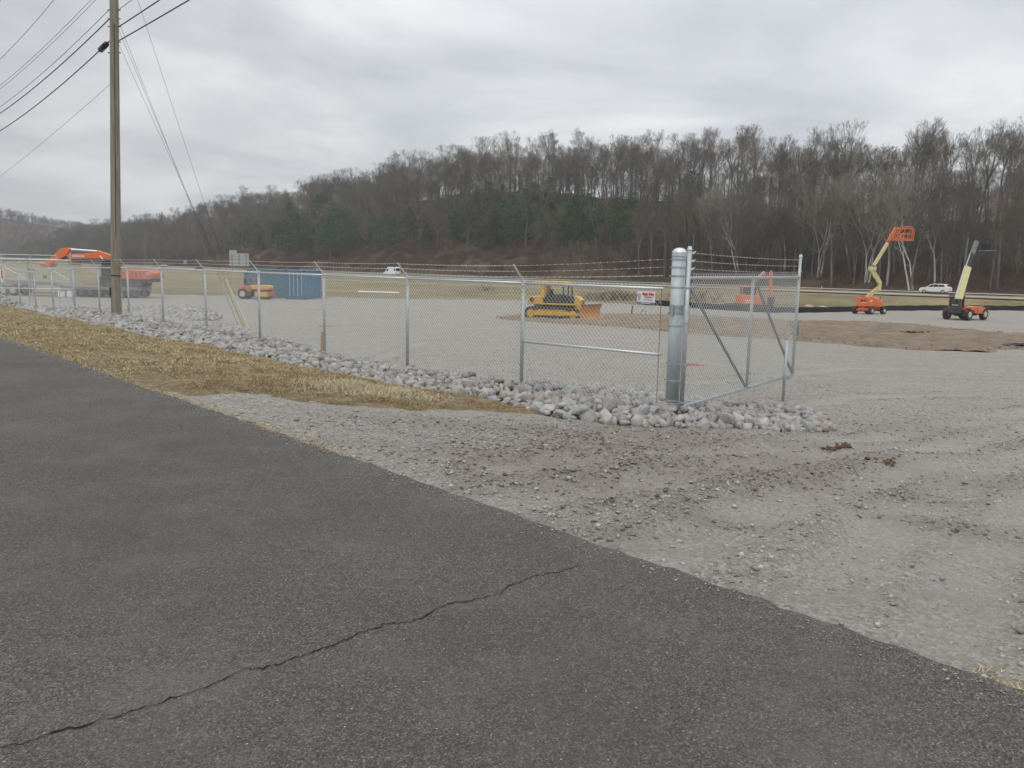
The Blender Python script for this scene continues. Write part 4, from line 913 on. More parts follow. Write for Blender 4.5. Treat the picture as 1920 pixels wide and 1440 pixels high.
# right-of-way wire fence in the field
rw = thing('field_fence', (0, 0, 0), 0, 'thin pale wire fence with small posts crossing the grass field', 'fence')
fp = []
for px, Yd in ((-60, 178), (130, 166), (300, 157), (470, 143), (640, 129), (800, 119), (960, 111), (1080, 106), (1200, 101)):
    r = ray(px, 540); fp.append((r[0]/r[1]*Yd, Yd))
fpp = []
for a, b in zip(fp[:-1], fp[1:]):
    n_ = max(1, int(math.hypot(b[0]-a[0], b[1]-a[1])/7.5))
    for k in range(n_): fpp.append((a[0]+(b[0]-a[0])*k/n_, a[1]+(b[1]-a[1])*k/n_))
fpp.append(fp[-1])
for x, y in fpp: MB().tube((x, y, ground(x, y)-.1), (x, y, ground(x, y)+1.25), 0.045, 0.045, 6).build('post', 'galvanized', rw)
for hh in (1.15, 0.65): MB().path([(x, y, ground(x, y)+hh) for x, y in fpp], 0.022, 4).build('wire', 'wire_zinc', rw)

# sandbags, marker flag
for px, lab in ((1517, 'flattened pinkish sandbag at the silt fence, left of the pair'), (1543, 'rounder pinkish sandbag at the silt fence, right of the pair')):
    h0 = hit(px, 577 if px < 1530 else 579); me_ = np_mesh('sandbag', IV2*np.array([0.62, .3, .24]), IF2, 'sack_pale', True); o = obj('sandbag', me_); o.location = (h0.x, h0.y, h0.z+.14); o.rotation_euler = (0, .1, .1); tag(o, lab, 'sandbag', 'sandbags by the silt fence')
h0 = hit(1540, 546); mk = thing('marker_flag', h0, 0, 'small orange and white marker flag standing on the highway verge', 'marker')
MB().tube((0, 0, 0), (0, 0, .9), .05, .05, 6).build('staff', 'white_paint', mk); MB().prism([(-.14, .1), (.14, .1), (.04, .6), (-.04, .6)], -.05, .05).build('flag', 'orange_bright', mk)

# road signs (seen from behind)
def sign_back(px0, px1, py0, py1, Yd, posts_, label, notch=None):
    a = at_depth(px0, py1, Yd); b = at_depth(px1, py0, Yd); w_ = b.x-a.x; h_ = b.z-a.z; cx = (a.x+b.x)/2; g = ground(cx, Yd)
    s_ = thing('road_sign', (cx, Yd, g), 0, label, 'road sign'); zc0 = a.z-g
    MB().box((0, 0, zc0+h_/2), (w_, 0.05, h_)).build('panel', 'sign_back', s_)
    if notch: MB().box((-w_/2+w_*notch/2, 0, zc0+h_+h_*.12), (w_*notch, 0.05, h_*.24)).build('top_panel', 'sign_back', s_)
    for k in range(posts_):
        x_ = 0 if posts_ == 1 else -w_*.36 + w_*.72*k/(posts_-1); MB().box((x_, -0.10, (zc0+h_*.95)/2), (0.14 if w_ > 2 else .08, 0.14, zc0+h_*.95)).build('post', 'grey_steel', s_)
    for k in range(3 if w_ > 2 else 0): MB().box((0, -0.04, zc0+h_*(.2+.3*k)), (w_*.98, .05, .05)).build('stiffener', 'grey_steel', s_)
sign_back(430.5, 466.5, 475.5, 498.5, 225, 3, 'large grey back of a highway sign on three posts', 0.38); sign_back(344.5, 349.8, 488, 494.5, 260, 1, 'small pale back of a road sign on one post')
sign_back(-14, 9, 476, 485.5, 180, 2, 'pale sign back at the left frame edge above the distant gate')

# ------------------------------------------------------------------ vehicles on the highway
def wheel(parent, x, y, r, w, rim='rim_grey', n=20, tread=False, name='wheel', z=None):
    z = r if z is None else z
    m = MB(); m.tube((x, y-w/2, z), (x, y+w/2, z), r*.94, r*.94, n); m.tube((x, y-w*.38, z), (x, y+w*.38, z), r, r, n)
    if tread:
        for k in range(n):
            a = 2*PI*k/n; m.box((x+math.cos(a)*r*.99, y+(w*.16 if k % 2 else -w*.16), z+math.sin(a)*r*.99), (r*.12, w*.55, r*.12), Matrix.Rotation(-a, 3, 'Y'))
    wo = m.build(name, 'rubber', parent)
    MB().tube((x, y-w*.53, z), (x, y+w*.53, z), r*.55, r*.55, 14).tube((x, y-w*.56, z), (x, y+w*.56, z), r*.18, r*.18, 8).build('rim', rim, wo)
    return wo
def car(name, px, py, yaw, kind, paintm, label, cat, scale=1.0):
    h0 = hit(px, py); h0.z = ground(h0.x, h0.y) + (0.10 if 156 < (h0.x+h0.y)*.70711 < 164.5 or 130 < (h0.x+h0.y)*.70711 < 137.5 else 0.0)
    c = thing(name, h0, yaw, label, cat, scale=scale)
    if kind == 'suv':
        W = .92; prof = [(-2.38, .45), (-2.42, .80), (-2.33, 1.08), (-2.15, 1.18), (1.10, 1.10), (2.05, .98), (2.33, .80), (2.38, .45), (2.0, .30), (-2.0, .30)]
        roof = [(-2.15, 1.15), (-1.85, 1.55), (-1.5, 1.66), (0.1, 1.68), (.55, 1.60), (1.28, 1.08)]; wins = [[(-1.70, 1.20), (-1.52, 1.52), (-.75, 1.58), (-.75, 1.17)], [(-.68, 1.17), (-.68, 1.58), (.12, 1.58), (.12, 1.15)], [(.18, 1.15), (.18, 1.58), (.45, 1.53), (1.05, 1.12)]]; wx = (1.50, -1.45); wr = .37
    elif kind == 'van':
        W = 1.0; prof = [(-2.95, .5), (-2.98, 1.2), (1.9, 1.2), (2.75, 1.05), (2.95, .8), (2.95, .45), (2.5, .35), (-2.6, .35)]
        roof = [(-2.97, 1.15), (-2.92, 2.45), (-2.7, 2.6), (.8, 2.6), (1.25, 2.42), (2.1, 1.2)]; wins = [[(.65, 1.35), (.65, 2.0), (1.25, 2.0), (1.75, 1.35)], [(-2.85, 1.45), (-2.85, 2.1), (-2.1, 2.1), (-2.1, 1.45)]]; wx = (1.95, -1.85); wr = .36
    else:
        W = .9; prof = [(-2.3, .42), (-2.35, .78), (-2.2, .98), (1.0, .93), (2.0, .82), (2.3, .65), (2.3, .42), (1.9, .28), (-1.9, .28)]
        roof = [(-1.8, .95), (-1.1, 1.36), (-.6, 1.44), (.1, 1.43), (1.05, .92)]; wins = [[(-1.35, 1.0), (-.98, 1.32), (-.4, 1.37), (-.4, .99)], [(-.33, .99), (-.33, 1.37), (.08, 1.36), (.85, .97)]]; wx = (1.4, -1.35); wr = .33
    MB().prism(prof, -W, W).build('body', paintm, c, bevel=0.06)
    MB().prism(roof, -W*.88, W*.88).build('cabin', paintm, c, bevel=0.05)
    for sy in (-1, 1):
        for q in wins: MB().prism(q, sy*W*.87, sy*W*.895).build('side_window', 'window_glass', c)
    fr = roof[-2:]; 
    a0, a1 = Vector((fr[0][0], 0, fr[0][1])), Vector((fr[1][0], 0, fr[1][1])); mid_ = (a0+a1)/2; d__ = (a1-a0); nn_ = Vector((-d__.z, 0, d__.x)).normalized()*-1
    MB().beam(a0*.9+a1*.1 + Vector((.012, 0, .012)), a0*.12+a1*.88 + Vector((.012, 0, .012)), W*1.5, .02).build('windscreen', 'window_glass', c)
    r0, r1 = Vector((roof[0][0], 0, roof[0][1])), Vector((roof[1][0], 0, roof[1][1]))
    MB().beam(r0*.8+r1*.2 + Vector((-.012, 0, .012)), r0*.1+r1*.9 + Vector((-.012, 0, .012)), W*1.4, .02).build('rear_window', 'window_glass', c)
    for x_ in wx:
        for sy in (-1, 1): wheel(c, x_, sy*(W-.12), wr, .24, name='wheel')
    for sy in (-1, 1):
        MB().box((prof[-4][0] if kind != 'suv' else 2.30, sy*W*.72, .74), (.10, .32, .16)).build('headlight', 'lamp_clear', c); MB().box((prof[1][0]+.03, sy*W*.78, .95), (.08, .2, .22)).build('tail_light', 'lamp_red', c)
    MB().box((0, 0, .30), (abs(wx[0]-wx[1])+.2, W*2.0, .12)).build('sill', 'black_paint', c)
    return c
A135 = math.radians(180)
car('suv', 1753, 550.5, math.radians(135), 'suv', 'white_paint', 'white SUV driving left on the highway, right of the boom lift', 'car', 1.02)
car('cargo_van', 735, 517, math.radians(135), 'van', 'white_paint', 'white high-roof cargo van driving left on the highway', 'van', 0.98)
car('car', 594, 513.5, math.radians(135), 'sedan', 'silver_paint', 'blue-grey car just right of the blue containers', 'car', 1.05)
car('car', 374, 507, math.radians(135), 'sedan', 'black_paint', 'low black car near the road sign', 'car', 1.0)
car('car', 307, 500.5, math.radians(-45), 'sedan', 'silver_paint', 'small silver car with headlights on behind the orange excavator', 'car', 1.0)

# ------------------------------------------------------------------ bulldozer
h0 = hit(1041, 598); SC = h0.y/FPX*138/4.85
dz = thing('bulldozer', h0, math.radians(-19), 'yellow crawler bulldozer with an open canopy and an orange blade', 'bulldozer', scale=SC)
dz.location.x = h0.x + 0.05
for sy in (-1, 1):
    y = sy*.86
    # track loop: plates round two wheels
    prof = []
    for k in range(9): a = PI/2 + PI*k/8; prof.append((-1.42+math.cos(a)*.40, .40+math.sin(a)*.40))
    for k in range(9): a = -PI/2 + PI*k/8; prof.append((1.42+math.cos(a)*.36, .36+math.sin(a)*.36))
    tr = MB().prism([(p[0]*.965, .39+(p[1]-.39)*.9) for p in prof], y-.22, y+.22).build('track', 'track_steel', dz)
    m = MB(); n_ = len(prof); 
    for i in range(n_):
        a = Vector((prof[i][0], 0, prof[i][1])); b = Vector((prof[(i+1) % n_][0], 0, prof[(i+1) % n_][1])); L = (b-a).length; cnt = max(1, int(round(L/.17)))
        for k in range(cnt):
            c = a.lerp(b, (k+.5)/cnt); dd = (b-a).normalized(); m.beam(c-dd*L/cnt*.40+Vector((0, y, 0)), c+dd*L/cnt*.40+Vector((0, y, 0)), .52, .07)
    m.build('track_plates', 'track_steel', tr); tr.children[0]['kind'] = 'stuff'
    m = MB().box((0, y+sy*.24, .42), (2.35, .05, .30)); m.box((0, y+sy*.24, .62), (1.9, .05, .06)); m.build('track_frame', 'dozer_yellow', dz, bevel=.02)
    for x_ in (-1.42, 1.42): MB().tube((x_, y+sy*.20, .38), (x_, y+sy*.27, .38), .26, .24, 16).build('drive_wheel' if x_ < 0 else 'idler_wheel', 'dozer_yellow', dz)
    for k in range(6): MB().tube((-1.0+.4*k, y+sy*.2, .14), (-1.0+.4*k, y+sy*.27, .14), .10, .10, 10).build('track_roller', 'dark_steel', dz)
MB().box((0, 0, .72), (2.7, 1.1, .50)).build('chassis', 'track_steel', dz, bevel=.03)
MB().prism([(-1.75, .98), (-1.75, 1.30), (-1.55, 1.46), (-.72, 1.46), (-.72, .98)], -.78, .78).build('rear_fender', 'dozer_yellow', dz, bevel=.04)
for sy in (-1, 1): MB().tube((-1.45, sy*.75, 1.25), (-1.45, sy*.81, 1.25), .15, .15, 14).build('filler_cap', 'dark_steel', dz)
MB().box((-.1, 0, 1.0), (3.1, 1.55, .10)).build('running_board', 'dozer_yellow', dz, bevel=.02)
MB().prism([(-.55, 1.06), (-.55, 1.62), (.55, 1.62), (.62, 1.06)], -.62, .62).build('control_station', 'dark_steel', dz, bevel=.05)
MB().box((-.35, 0, 1.70), (.12, .6, .5)).box((-.15, 0, 1.48), (.5, .55, .14)).build('seat', 'black_paint', dz, bevel=.04)
MB().prism([(.50, .95), (.50, 1.60), (1.38, 1.48), (1.38, .95)], -.42, .42).build('engine_hood', 'dark_steel', dz, bevel=.04)
MB().prism([(1.38, .62), (1.30, 1.55), (1.55, 1.50), (1.78, 1.30), (1.80, .70), (1.62, .55)], -.50, .50).build('radiator_guard', 'dozer_yellow', dz, bevel=.04)
for k in range(5): MB().box((1.795, 0, .85+.10*k), (.03, .8, .03)).build('grille_bar', 'dark_steel', dz)
MB().box((-.75, .60, 1.88), (.26, .20, 1.06)).box((-.75, -.60, 1.88), (.26, .20, 1.06)).build('canopy_post', 'dozer_yellow', dz, bevel=.03)
MB().box((.62, .6, 1.88), (.07, .07, 1.0)).box((.62, -.6, 1.88), (.07, .07, 1.0)).build('canopy_strut', 'dark_steel', dz)
MB().prism([(-1.35, 2.36), (-1.30, 2.46), (.75, 2.46), (.82, 2.36)], -.82, .82).build('canopy_roof', 'dozer_yellow', dz, bevel=.03)
MB().tube((.98, .22, 1.5), (.98, .22, 2.02), .055, .055, 10).tube((.98, .22, 2.02), (.90, .22, 2.14), .055, .055, 10).build('exhaust', 'dark_steel', dz)
for sy in (-1, 1):
    MB().beam((.9, sy*1.12, .40), (2.15, sy*1.12, .38), .09, .16).build('push_arm', 'dozer_yellow', dz, bevel=.02)
    MB().tube((1.55, sy*.42, 1.15), (2.15, sy*.42, .62), .045, .045, 8).build('lift_cylinder', 'grey_steel', dz)
RZ = Matrix.Rotation(math.radians(14), 3, 'Z')
bl = MB(); N = 7
for k in range(N):
    a0 = -0.5 + k/N; a1 = -0.5 + (k+1)/N
    def cur(a): return (2.28 + .16*(2*a)**2 + .02, .52 + a*.98)
    (x0, z0), (x1, z1) = cur(a0), cur(a1)
    pts = [Vector((x0, -1.38, z0)), Vector((x0, 1.38, z0)), Vector((x1, 1.38, z1)), Vector((x1, -1.38, z1))]; pts += [p - Vector((.07, 0, 0)) for p in pts]
    c0 = Vector((2.28, 0, 0)); pts = [RZ.inverted() @ (p-c0) + c0 for p in pts]
    bl._add(pts, [(0, 1, 2, 3), (7, 6, 5, 4), (0, 3, 7, 4), (1, 5, 6, 2), (0, 4, 5, 1), (3, 2, 6, 7)])
b_ = bl.build('blade', 'blade_orange', dz)
m = MB()
for zz in (.08, 1.0): 
    p = RZ.inverted() @ Vector((.13, 0, 0)) + Vector((2.28, 0, zz)); m.box(p, (.06, 2.78, .10), RZ.inverted())
m.build('cutting_edge', 'track_steel', b_)

# ------------------------------------------------------------------ articulated boom lift (pixel-derived skeleton in its own upright plane)
h0 = hit(1629, 588.5); k_ = h0.y/FPX
lift = thing('boom_lift', h0, 0, 'orange articulated boom lift with a cream zigzag boom and an orange basket', 'boom lift')
def lp(px, py, y=0.0): return Vector(((px-1629)*k_ + (588-py)*0.02*k_, y, (588.5-py)*k_))
th = math.radians(57); FW = Vector((-math.sin(th), -math.cos(th), 0)); SD = Vector((math.cos(th), -math.sin(th), 0))   # chassis forward and side axes
RCH = Matrix(((FW.x, SD.x, 0), (FW.y, SD.y, 0), (0, 0, 1)))
def chp(f, s_, z): return FW*f + SD*s_ + Vector((0, 0, z))
def lift_wheel(f, s_, r, w):
    m = MB(); c = chp(f, s_, r); m.tube(c - SD*w/2, c + SD*w/2, r*.93, r*.93, 20); m.tube(c - SD*w*.36, c + SD*w*.36, r, r, 20)
    for k in range(18):
        a = 2*PI*k/18; q = FW*math.cos(a) + Vector((0, 0, math.sin(a))); m.box(c + q*r + SD*(w*.15 if k % 2 else -w*.15), (.08, w*.5, .05), Matrix.Rotation(0, 3, 'Z') @ RCH)
    wo = m.build('wheel', 'rubber', lift); sgn = 1 if s_ > 0 else -1
    MB().tube(c + SD*sgn*w*.3, c + SD*sgn*w*.54, r*.55, r*.50, 14).build('rim', 'rim_grey', wo)
for f in (1.08, -1.08):
    for s_ in (-.93, .93): lift_wheel(f, s_, .385, .34)
MB().box((0, 0, .48), (2.5, .95, .34), RCH).box(chp(1.08, 0, .40), (.3, 1.5, .2), RCH).box(chp(-1.08, 0, .40), (.3, 1.5, .2), RCH).build('chassis', 'orange_paint', lift, bevel=.03)
m = MB(); m.box(chp(1.30, .28, .52), (.34, .30, .24), RCH).box(chp(1.30, -.28, .46), (.30, .26, .22), RCH).tube(chp(1.3, -.6, .42), chp(1.3, .6, .42), .05, .05, 8).build('axle_hydraulics', 'orange_paint', lift)
MB().tube((0, 0, .62), (0, 0, .80), .42, .42, 20).build('slew_ring', 'dark_steel', lift)
RT = Matrix.Rotation(math.radians(-33), 3, 'Z')
tur = MB()
prof = [(-1.22, .80), (-1.24, 1.62), (-1.05, 1.80), (.35, 1.84), (.95, 1.62), (1.22, 1.30), (1.24, .80)]
tur.prism(prof, -.72, -.22); tur.prism(prof, .22, .72); tur.box((0, 0, .88), (2.3, .5, .16))
tur.v = [tuple(RT @ Vector(p)) for p in tur.v]; tur.build('turret', 'orange_bright', lift, bevel=.05)
m = MB().box(RT @ Vector((-.75, 0, 1.86)), (.5, .9, .08), RT).tube(RT @ Vector((1.02, -.3, 1.5)), RT @ Vector((1.02, -.3, 1.86)), .05, .05, 8).build('exhaust', 'dark_steel', lift)
TM = Matrix.Translation(RT @ Vector((-.52, -.735, 1.42))) @ Matrix.Rotation(math.radians(-33), 4, 'Z') @ FR
text_mesh('lettering', 'JLG', 0.36, 'black_paint', lift, TM, 0.012)
MB().box(RT @ Vector((-.52, -.735, 1.20)), (.42, .02, .05), RT).build('stripe', 'white_paint', lift)
MB().tube(RT @ Vector((.25, -.732, 1.38)), RT @ Vector((.25, -.745, 1.38)), .14, .14, 16).build('badge', 'cream_paint', lift)
for sy in (-.16, .16):
    MB().beam(lp(1621, 557, sy), lp(1641, 538, sy), .07, .16).build('lower_arm', 'cream_paint', lift, bevel=.015)
    MB().beam(lp(1627, 557, sy), lp(1643, 541, sy), .06, .10).build('lower_link', 'cream_paint', lift, bevel=.015)
    MB().beam(lp(1641, 531, sy), lp(1624, 508, sy), .07, .20).build('middle_arm', 'cream_paint', lift, bevel=.015)
    MB().beam(lp(1644.5, 529, sy), lp(1629, 507, sy), .06, .12).build('middle_link', 'cream_paint', lift, bevel=.015)
MB().beam(lp(1643, 528), lp(1643, 546), .46, .28).build('elbow_bracket', 'cream_paint', lift, bevel=.03)
MB().tube(lp(1637, 538), lp(1633, 524), .07, .07, 8).build('lift_cylinder', 'dark_steel', lift)
MB().box(lp(1626.5, 505), (.72, .5, .44)).build('knuckle_block', 'cream_paint', lift, bevel=.04)
MB().beam(lp(1629, 499), lp(1649, 459), .26, .30).build('main_boom', 'cream_paint', lift, bevel=.02)
MB().beam(lp(1648, 461), lp(1651, 454), .22, .26).build('fly_boom', 'cream_paint', lift, bevel=.02)
MB().beam(lp(1650, 457), lp(1662, 430), .22, .32).build('jib', 'orange_bright', lift, bevel=.02)
m = MB(); 
for a, b in ((1633, 493), (1637, 484), (1641, 475), (1645, 467)): m.box(lp(a+3.2, b+1), (.10, .12, .28), Matrix.Rotation(.45, 3, 'Y'))
m.path([lp(1632, 497), lp(1637, 488), lp(1643, 474), lp(1648, 464)], .03, 6); m.build('hose_carrier', 'dark_steel', lift)
MB().beam(lp(1664, 428), lp(1668, 451), .14, .16).build('basket_mast', 'orange_paint', lift)
bk = MB(); z0 = lp(0, 452).z; z1 = lp(0, 432).z; x0 = lp(1655, 452).x; x1 = lp(1692, 452).x; x0b = x0+.15
bk.box(((x0+x1)/2, 0, z0), (x1-x0, 1.0, .10)).build('basket_floor', 'orange_bright', lift)
bk = MB(); r = .038; xm = lp(1680, 0).x
for y in (-.48, .48):
    for xx in (x0+.9*(0), xm, x1): bk.tube((xx+.02, y, z0), (xx+.02, y, z1), r, r, 6)
    for zz in (z1, z0+(z1-z0)*.55, z0+.12): bk.tube((x0+.5, y, zz), (x1, y, zz), r, r, 6)
    bk.tube((lp(1666, 0).x, y, z0), (lp(1666, 0).x, y, z1+.22), r, r, 6); bk.tube((lp(1666, 0).x, y, z1+.22), (lp(1680, 0).x, y, z1+.22), r, r, 6); bk.tube((lp(1680, 0).x, y, z1+.22), (lp(1680, 0).x, y, z0), r, r, 6)
    bk.tube((x0, y, z0+.02), (lp(1663, 0).x, y, z0+.55), r, r, 6)
for xx in (x0+.5, x1): 
    for zz in (z1, z0+(z1-z0)*.55): bk.tube((xx, -.48, zz), (xx, .48, zz), r, r, 6)
bk.build('basket_rails', 'orange_bright', lift)
MB().box((lp(1673, 0).x, 0, z1-.12), (.50, .4, .30)).build('control_box', 'black_paint', lift, bevel=.03)

# ------------------------------------------------------------------ telehandler
h0 = hit(1808, 600); k_ = h0.y/FPX
te = thing('telehandler', h0, 0, 'orange telehandler with a raised cream and black boom carrying a dark work platform', 'telehandler')
def tp_(px, py, y=0.0): return Vector(((px-1808)*k_ + (600-py)*0.02*k_, y, (600-py)*k_))
th = math.radians(56); FW = Vector((math.sin(th), math.cos(th), 0)); SD = Vector((math.cos(th), -math.sin(th), 0)); RCH = Matrix(((FW.x, SD.x, 0), (FW.y, SD.y, 0), (0, 0, 1)))
WR = .56
def te_wheel(f, s_):
    m = MB(); w = .38; r = WR; c = chp2(f, s_, r); m.tube(c - SD*w/2, c + SD*w/2, r*.88, r*.88, 24); m.tube(c - SD*w*.36, c + SD*w*.36, r*.95, r*.95, 24)
    for k in range(22):
        a = 2*PI*k/22; q = FW*math.cos(a) + Vector((0, 0, math.sin(a))); R_ = RCH @ Matrix.Rotation(-a, 3, 'Y'); m.box(c + q*r*.96 + SD*(w*.2 if k % 2 else -w*.2), (.09, w*.58, .085), R_)
    wo = m.build('wheel', 'rubber', te); 
    for sgn in (-1, 1): MB().tube(c + SD*sgn*w*.3, c + SD*sgn*w*.53, r*.55, r*.48, 16).build('rim', 'rim_cream', wo)
OFF = Vector((-.55, 0.1, 0))
def chp2(f, s_, z): return OFF + FW*f + SD*s_ + Vector((0, 0, z))
for f in (-.2, 2.75):
    for s_ in (-.98, .98): te_wheel(f, s_)
MB().box(chp2(1.25, 0, .72), (4.0, .95, .42), RCH).build('chassis', 'dark_steel', te, bevel=.03)
for f in (-.2, 2.75): MB().tube(chp2(f, -.9, WR), chp2(f, .9, WR), .10, .10, 8).box(chp2(f, 0, WR), (.4, .5, .36), RCH).build('axle', 'dark_steel', te)
MB().box(chp2(-.75, 0, .95), (.25, 1.3, .62), RCH).build('counterweight', 'dark_steel', te, bevel=.04)
# engine pod on the right, cab on the left
pod = MB().prism([(-.1, .95), (-.1, 1.28), (.8, 1.34), (2.2, 1.30), (2.95, 1.12), (2.95, .62), (.9, .62), (.6, .95)], .45, 1.12); pod.v = [tuple(chp2(*p)) for p in pod.v]; pod.build('engine_cover', 'orange_bright', te, bevel=.06)
for k in range(4): MB().box(chp2(1.2, 1.135, .78+.13*k), (.12, .02, .07), RCH).build('vent', 'black_paint', te)
cabf = MB()
for (f, s_) in ((.15, -1.08), (.15, -.35), (1.55, -1.08), (1.55, -.35)): cabf.box(chp2(f, s_, 1.55), (.09, .09, 1.5), RCH)
cabf.box(chp2(.85, -.72, 2.30), (1.55, .86, .09), RCH).box(chp2(.85, -.72, .92), (1.55, .86, .30), RCH); cabf.build('cab_frame', 'orange_paint', te, bevel=.02)
MB().box(chp2(.15, -.72, 1.62), (.02, .62, 1.15), RCH).box(chp2(1.55, -.72, 1.62), (.02, .62, 1.15), RCH).box(chp2(.85, -1.09, 1.62), (1.2, .02, 1.15), RCH).build('cab_window', 'window_glass', te)
MB().box(chp2(.75, -.72, 1.35), (.12, .45, .7), RCH).build('seat', 'black_paint', te, bevel=.03)
MB().box(chp2(.0, -.75, 2.34), (.10, .5, .12), RCH).build('light_bar', 'black_paint', te)
for s_ in (-.24, .24): MB().beam(chp2(-.55, s_, .9), chp2(-.35, s_, 2.0), .10, .45).build('boom_support', 'dark_steel', te, bevel=.03)
MB().box(chp2(-.78, -.02, 1.42), (.06, .5, .05), RCH).build('rear_plate', 'white_paint', te)
MB().box(chp2(-.80, -.02, 1.12), (.05, .45, .22), RCH).build('tail_plate', 'orange_bright', te)
b0 = tp_(1793, 564, .1); b1 = tp_(1817, 502, 1.3); b2 = tp_(1827, 477, 1.75); b3 = tp_(1836.5, 453, 2.1)
MB().beam(b0, b1, .42, .58, .40, .52, up=(0, 1, 0)).build('outer_boom', 'cream_paint', te, bevel=.02)
dd = (b1-b0).normalized(); sdv = Vector((-1, 0, .4)).normalized()*.33
MB().beam(b0+sdv+dd*.2, b1+sdv*.9, .12, .10).build('hydraulic_line', 'steel_bright', te)
MB().beam(b0 + sdv*.65, b1 + sdv*.65, .10, .10).build('hose_cover', 'dark_steel', te)
m = MB().beam(b1, b2, .32, .40).build('middle_boom', 'black_paint', te, bevel=.02); MB().beam(b1 + sdv*.55, b2 + sdv*.45, .14, .10).build('cylinder_rod', 'steel_bright', te)
MB().beam(b2, b3, .28, .36).build('inner_boom', 'grey_steel', te, bevel=.02)
for f_ in (.30, .42, .55, .68): MB().box(b0.lerp(b1, f_) + Vector((.29, -.05, -.13))*.95, (.03, .26, .24), Matrix.Rotation(-.38, 3, 'Y')).build('boom_marking', 'dark_steel', te)
MB().tube(b0 + Vector((.3, 0, -.2)), b0.lerp(b1, .45) + Vector((.33, 0, -.25)), .07, .07, 10).build('lift_cylinder', 'grey_steel', te)
pf = MB(); xa_ = tp_(1838, 0).x; xb_ = tp_(1861, 0).x; za_ = tp_(0, 470).z; zb_ = tp_(0, 449).z; yy = 2.1
pf.box(((xa_+xb_)/2, yy, za_), (xb_-xa_, 1.2, .08)).build('platform_floor', 'grey_steel', te)
pf = MB(); r = .028
for y in (yy-.6, yy+.6):
    for f_ in (0, .33, .66, 1): pf.tube((xa_+(xb_-xa_)*f_, y, za_), (xa_+(xb_-xa_)*f_, y, zb_ if f_ < .9 else zb_-.3), r, r, 6)
    for f_ in (.35, .68): pf.tube((xa_, y, za_+(zb_-za_)*f_), (xb_, y, za_+(zb_-za_)*f_), r, r, 6)
    pf.tube((xa_, y, zb_), (xa_+(xb_-xa_)*.8, y, zb_), r*1.3, r*1.3, 6)
for xx in (xa_, xb_): pf.tube((xx, yy-.6, zb_-.3), (xx, yy+.6, zb_-.3), r, r, 6)
pf.build('platform_rails', 'black_paint', te); MB().box((xa_+.35, yy, za_+.35), (.5, .7, .6)).build('platform_coupler', 'black_paint', te, bevel=.03)
MB().tube(chp2(2.0, 1.1, 1.25), chp2(2.2, 1.25, 1.62), .02, .02, 6).box(chp2(2.25, 1.3, 1.68), (.05, .35, .12), RCH).build('mirror', 'orange_paint', te)

# ------------------------------------------------------------------ excavators
def tracks(parent, L, r, yoff, w, mat='track_steel'):
    for sy in (-1, 1):
        y = sy*yoff; prof = []
        for k in range(9): a = PI/2 + PI*k/8; prof.append((-L/2+r+math.cos(a)*r, r+math.sin(a)*r))
        for k in range(9): a = -PI/2 + PI*k/8; prof.append((L/2-r+math.cos(a)*r, r+math.sin(a)*r))
        tr = MB().prism([(p[0]*.97, r+(p[1]-r)*.88) for p in prof], y-w/2+.03, y+w/2-.03).build('track', mat, parent); m = MB(); n_ = len(prof)
        for i in range(n_):
            a = Vector((prof[i][0], y, prof[i][1])); b = Vector((prof[(i+1) % n_][0], y, prof[(i+1) % n_][1])); Ls = (b-a).length; cnt = max(1, int(round(Ls/(.22 if L > 3 else .15))))
            for k in range(cnt):
                c = a.lerp(b, (k+.5)/cnt); dd = (b-a).normalized(); m.beam(c-dd*Ls/cnt*.38, c+dd*Ls/cnt*.38, w, r*.16)
        m.build('track_plates', mat, tr)['kind'] = 'stuff'
        for x_ in (-L/2+r, L/2-r): MB().tube((x_, y+sy*w*.3, r), (x_, y+sy*w*.52, r), r*.62, r*.55, 14).build('drive_wheel' if x_ > 0 else 'idler_wheel', 'dark_steel', parent)
# small orange excavator behind the gate
h0 = hit(1399, 582); k_ = h0.y/FPX
ex = thing('excavator', h0, 0, 'small orange excavator with its arm folded up, seen through the open gate', 'excavator')
body = bpy.data.objects.new('undercarriage', None); 
def ep(px, py, y=0.0): return Vector(((px-1399)*k_ + (582-py)*0.02*k_, y, (582-py)*k_))
tracks(ex, 86*k_*.93, .36, .85, .45)
for i in ex.children: pass
MB().box((0, 0, .5), (2.2, 1.3, .35)).tube((0, 0, .55), (0, 0, .78), .5, .5, 16).build('slew_base', 'dark_steel', ex)
MB().prism([(ep(1370.5, 0).x, ep(0, 570).z), (ep(1371.5, 0).x, ep(0, 553).z), (ep(1399, 0).x, ep(0, 553).z), (ep(1399, 0).x, ep(0, 570).z)], -1.1, 1.1).build('engine_cover', 'orange_bright', ex, bevel=.07)
MB().prism([(ep(1399.2, 0).x, ep(0, 570).z), (ep(1399.2, 0).x, ep(0, 554).z), (ep(1411, 0).x, ep(0, 554).z), (ep(1413.5, 0).x, ep(0, 558).z), (ep(1413.5, 0).x, ep(0, 570).z)], -1.1, -.2).build('side_cover', 'orange_bright', ex, bevel=.05)
xc0, xc1, zc0, zc1 = ep(1374, 0).x, ep(1400, 0).x, ep(0, 553).z, ep(0, 538).z
m = MB()
for x_ in (xc0, (xc0*.4+xc1*.6), xc1):
    for y_ in (-.95, .05): m.box((x_, y_, (zc0+zc1)/2), (.08, .08, zc1-zc0))
m.box(((xc0+xc1)/2, -.45, zc1), (xc1-xc0+.1, 1.1, .10)); m.build('cab_frame', 'orange_bright', ex)
MB().box(((xc0+xc1)/2, -.45, (zc0+zc1)/2), (xc1-xc0-.06, .96, zc1-zc0-.08)).build('cab_window', 'window_glass', ex)
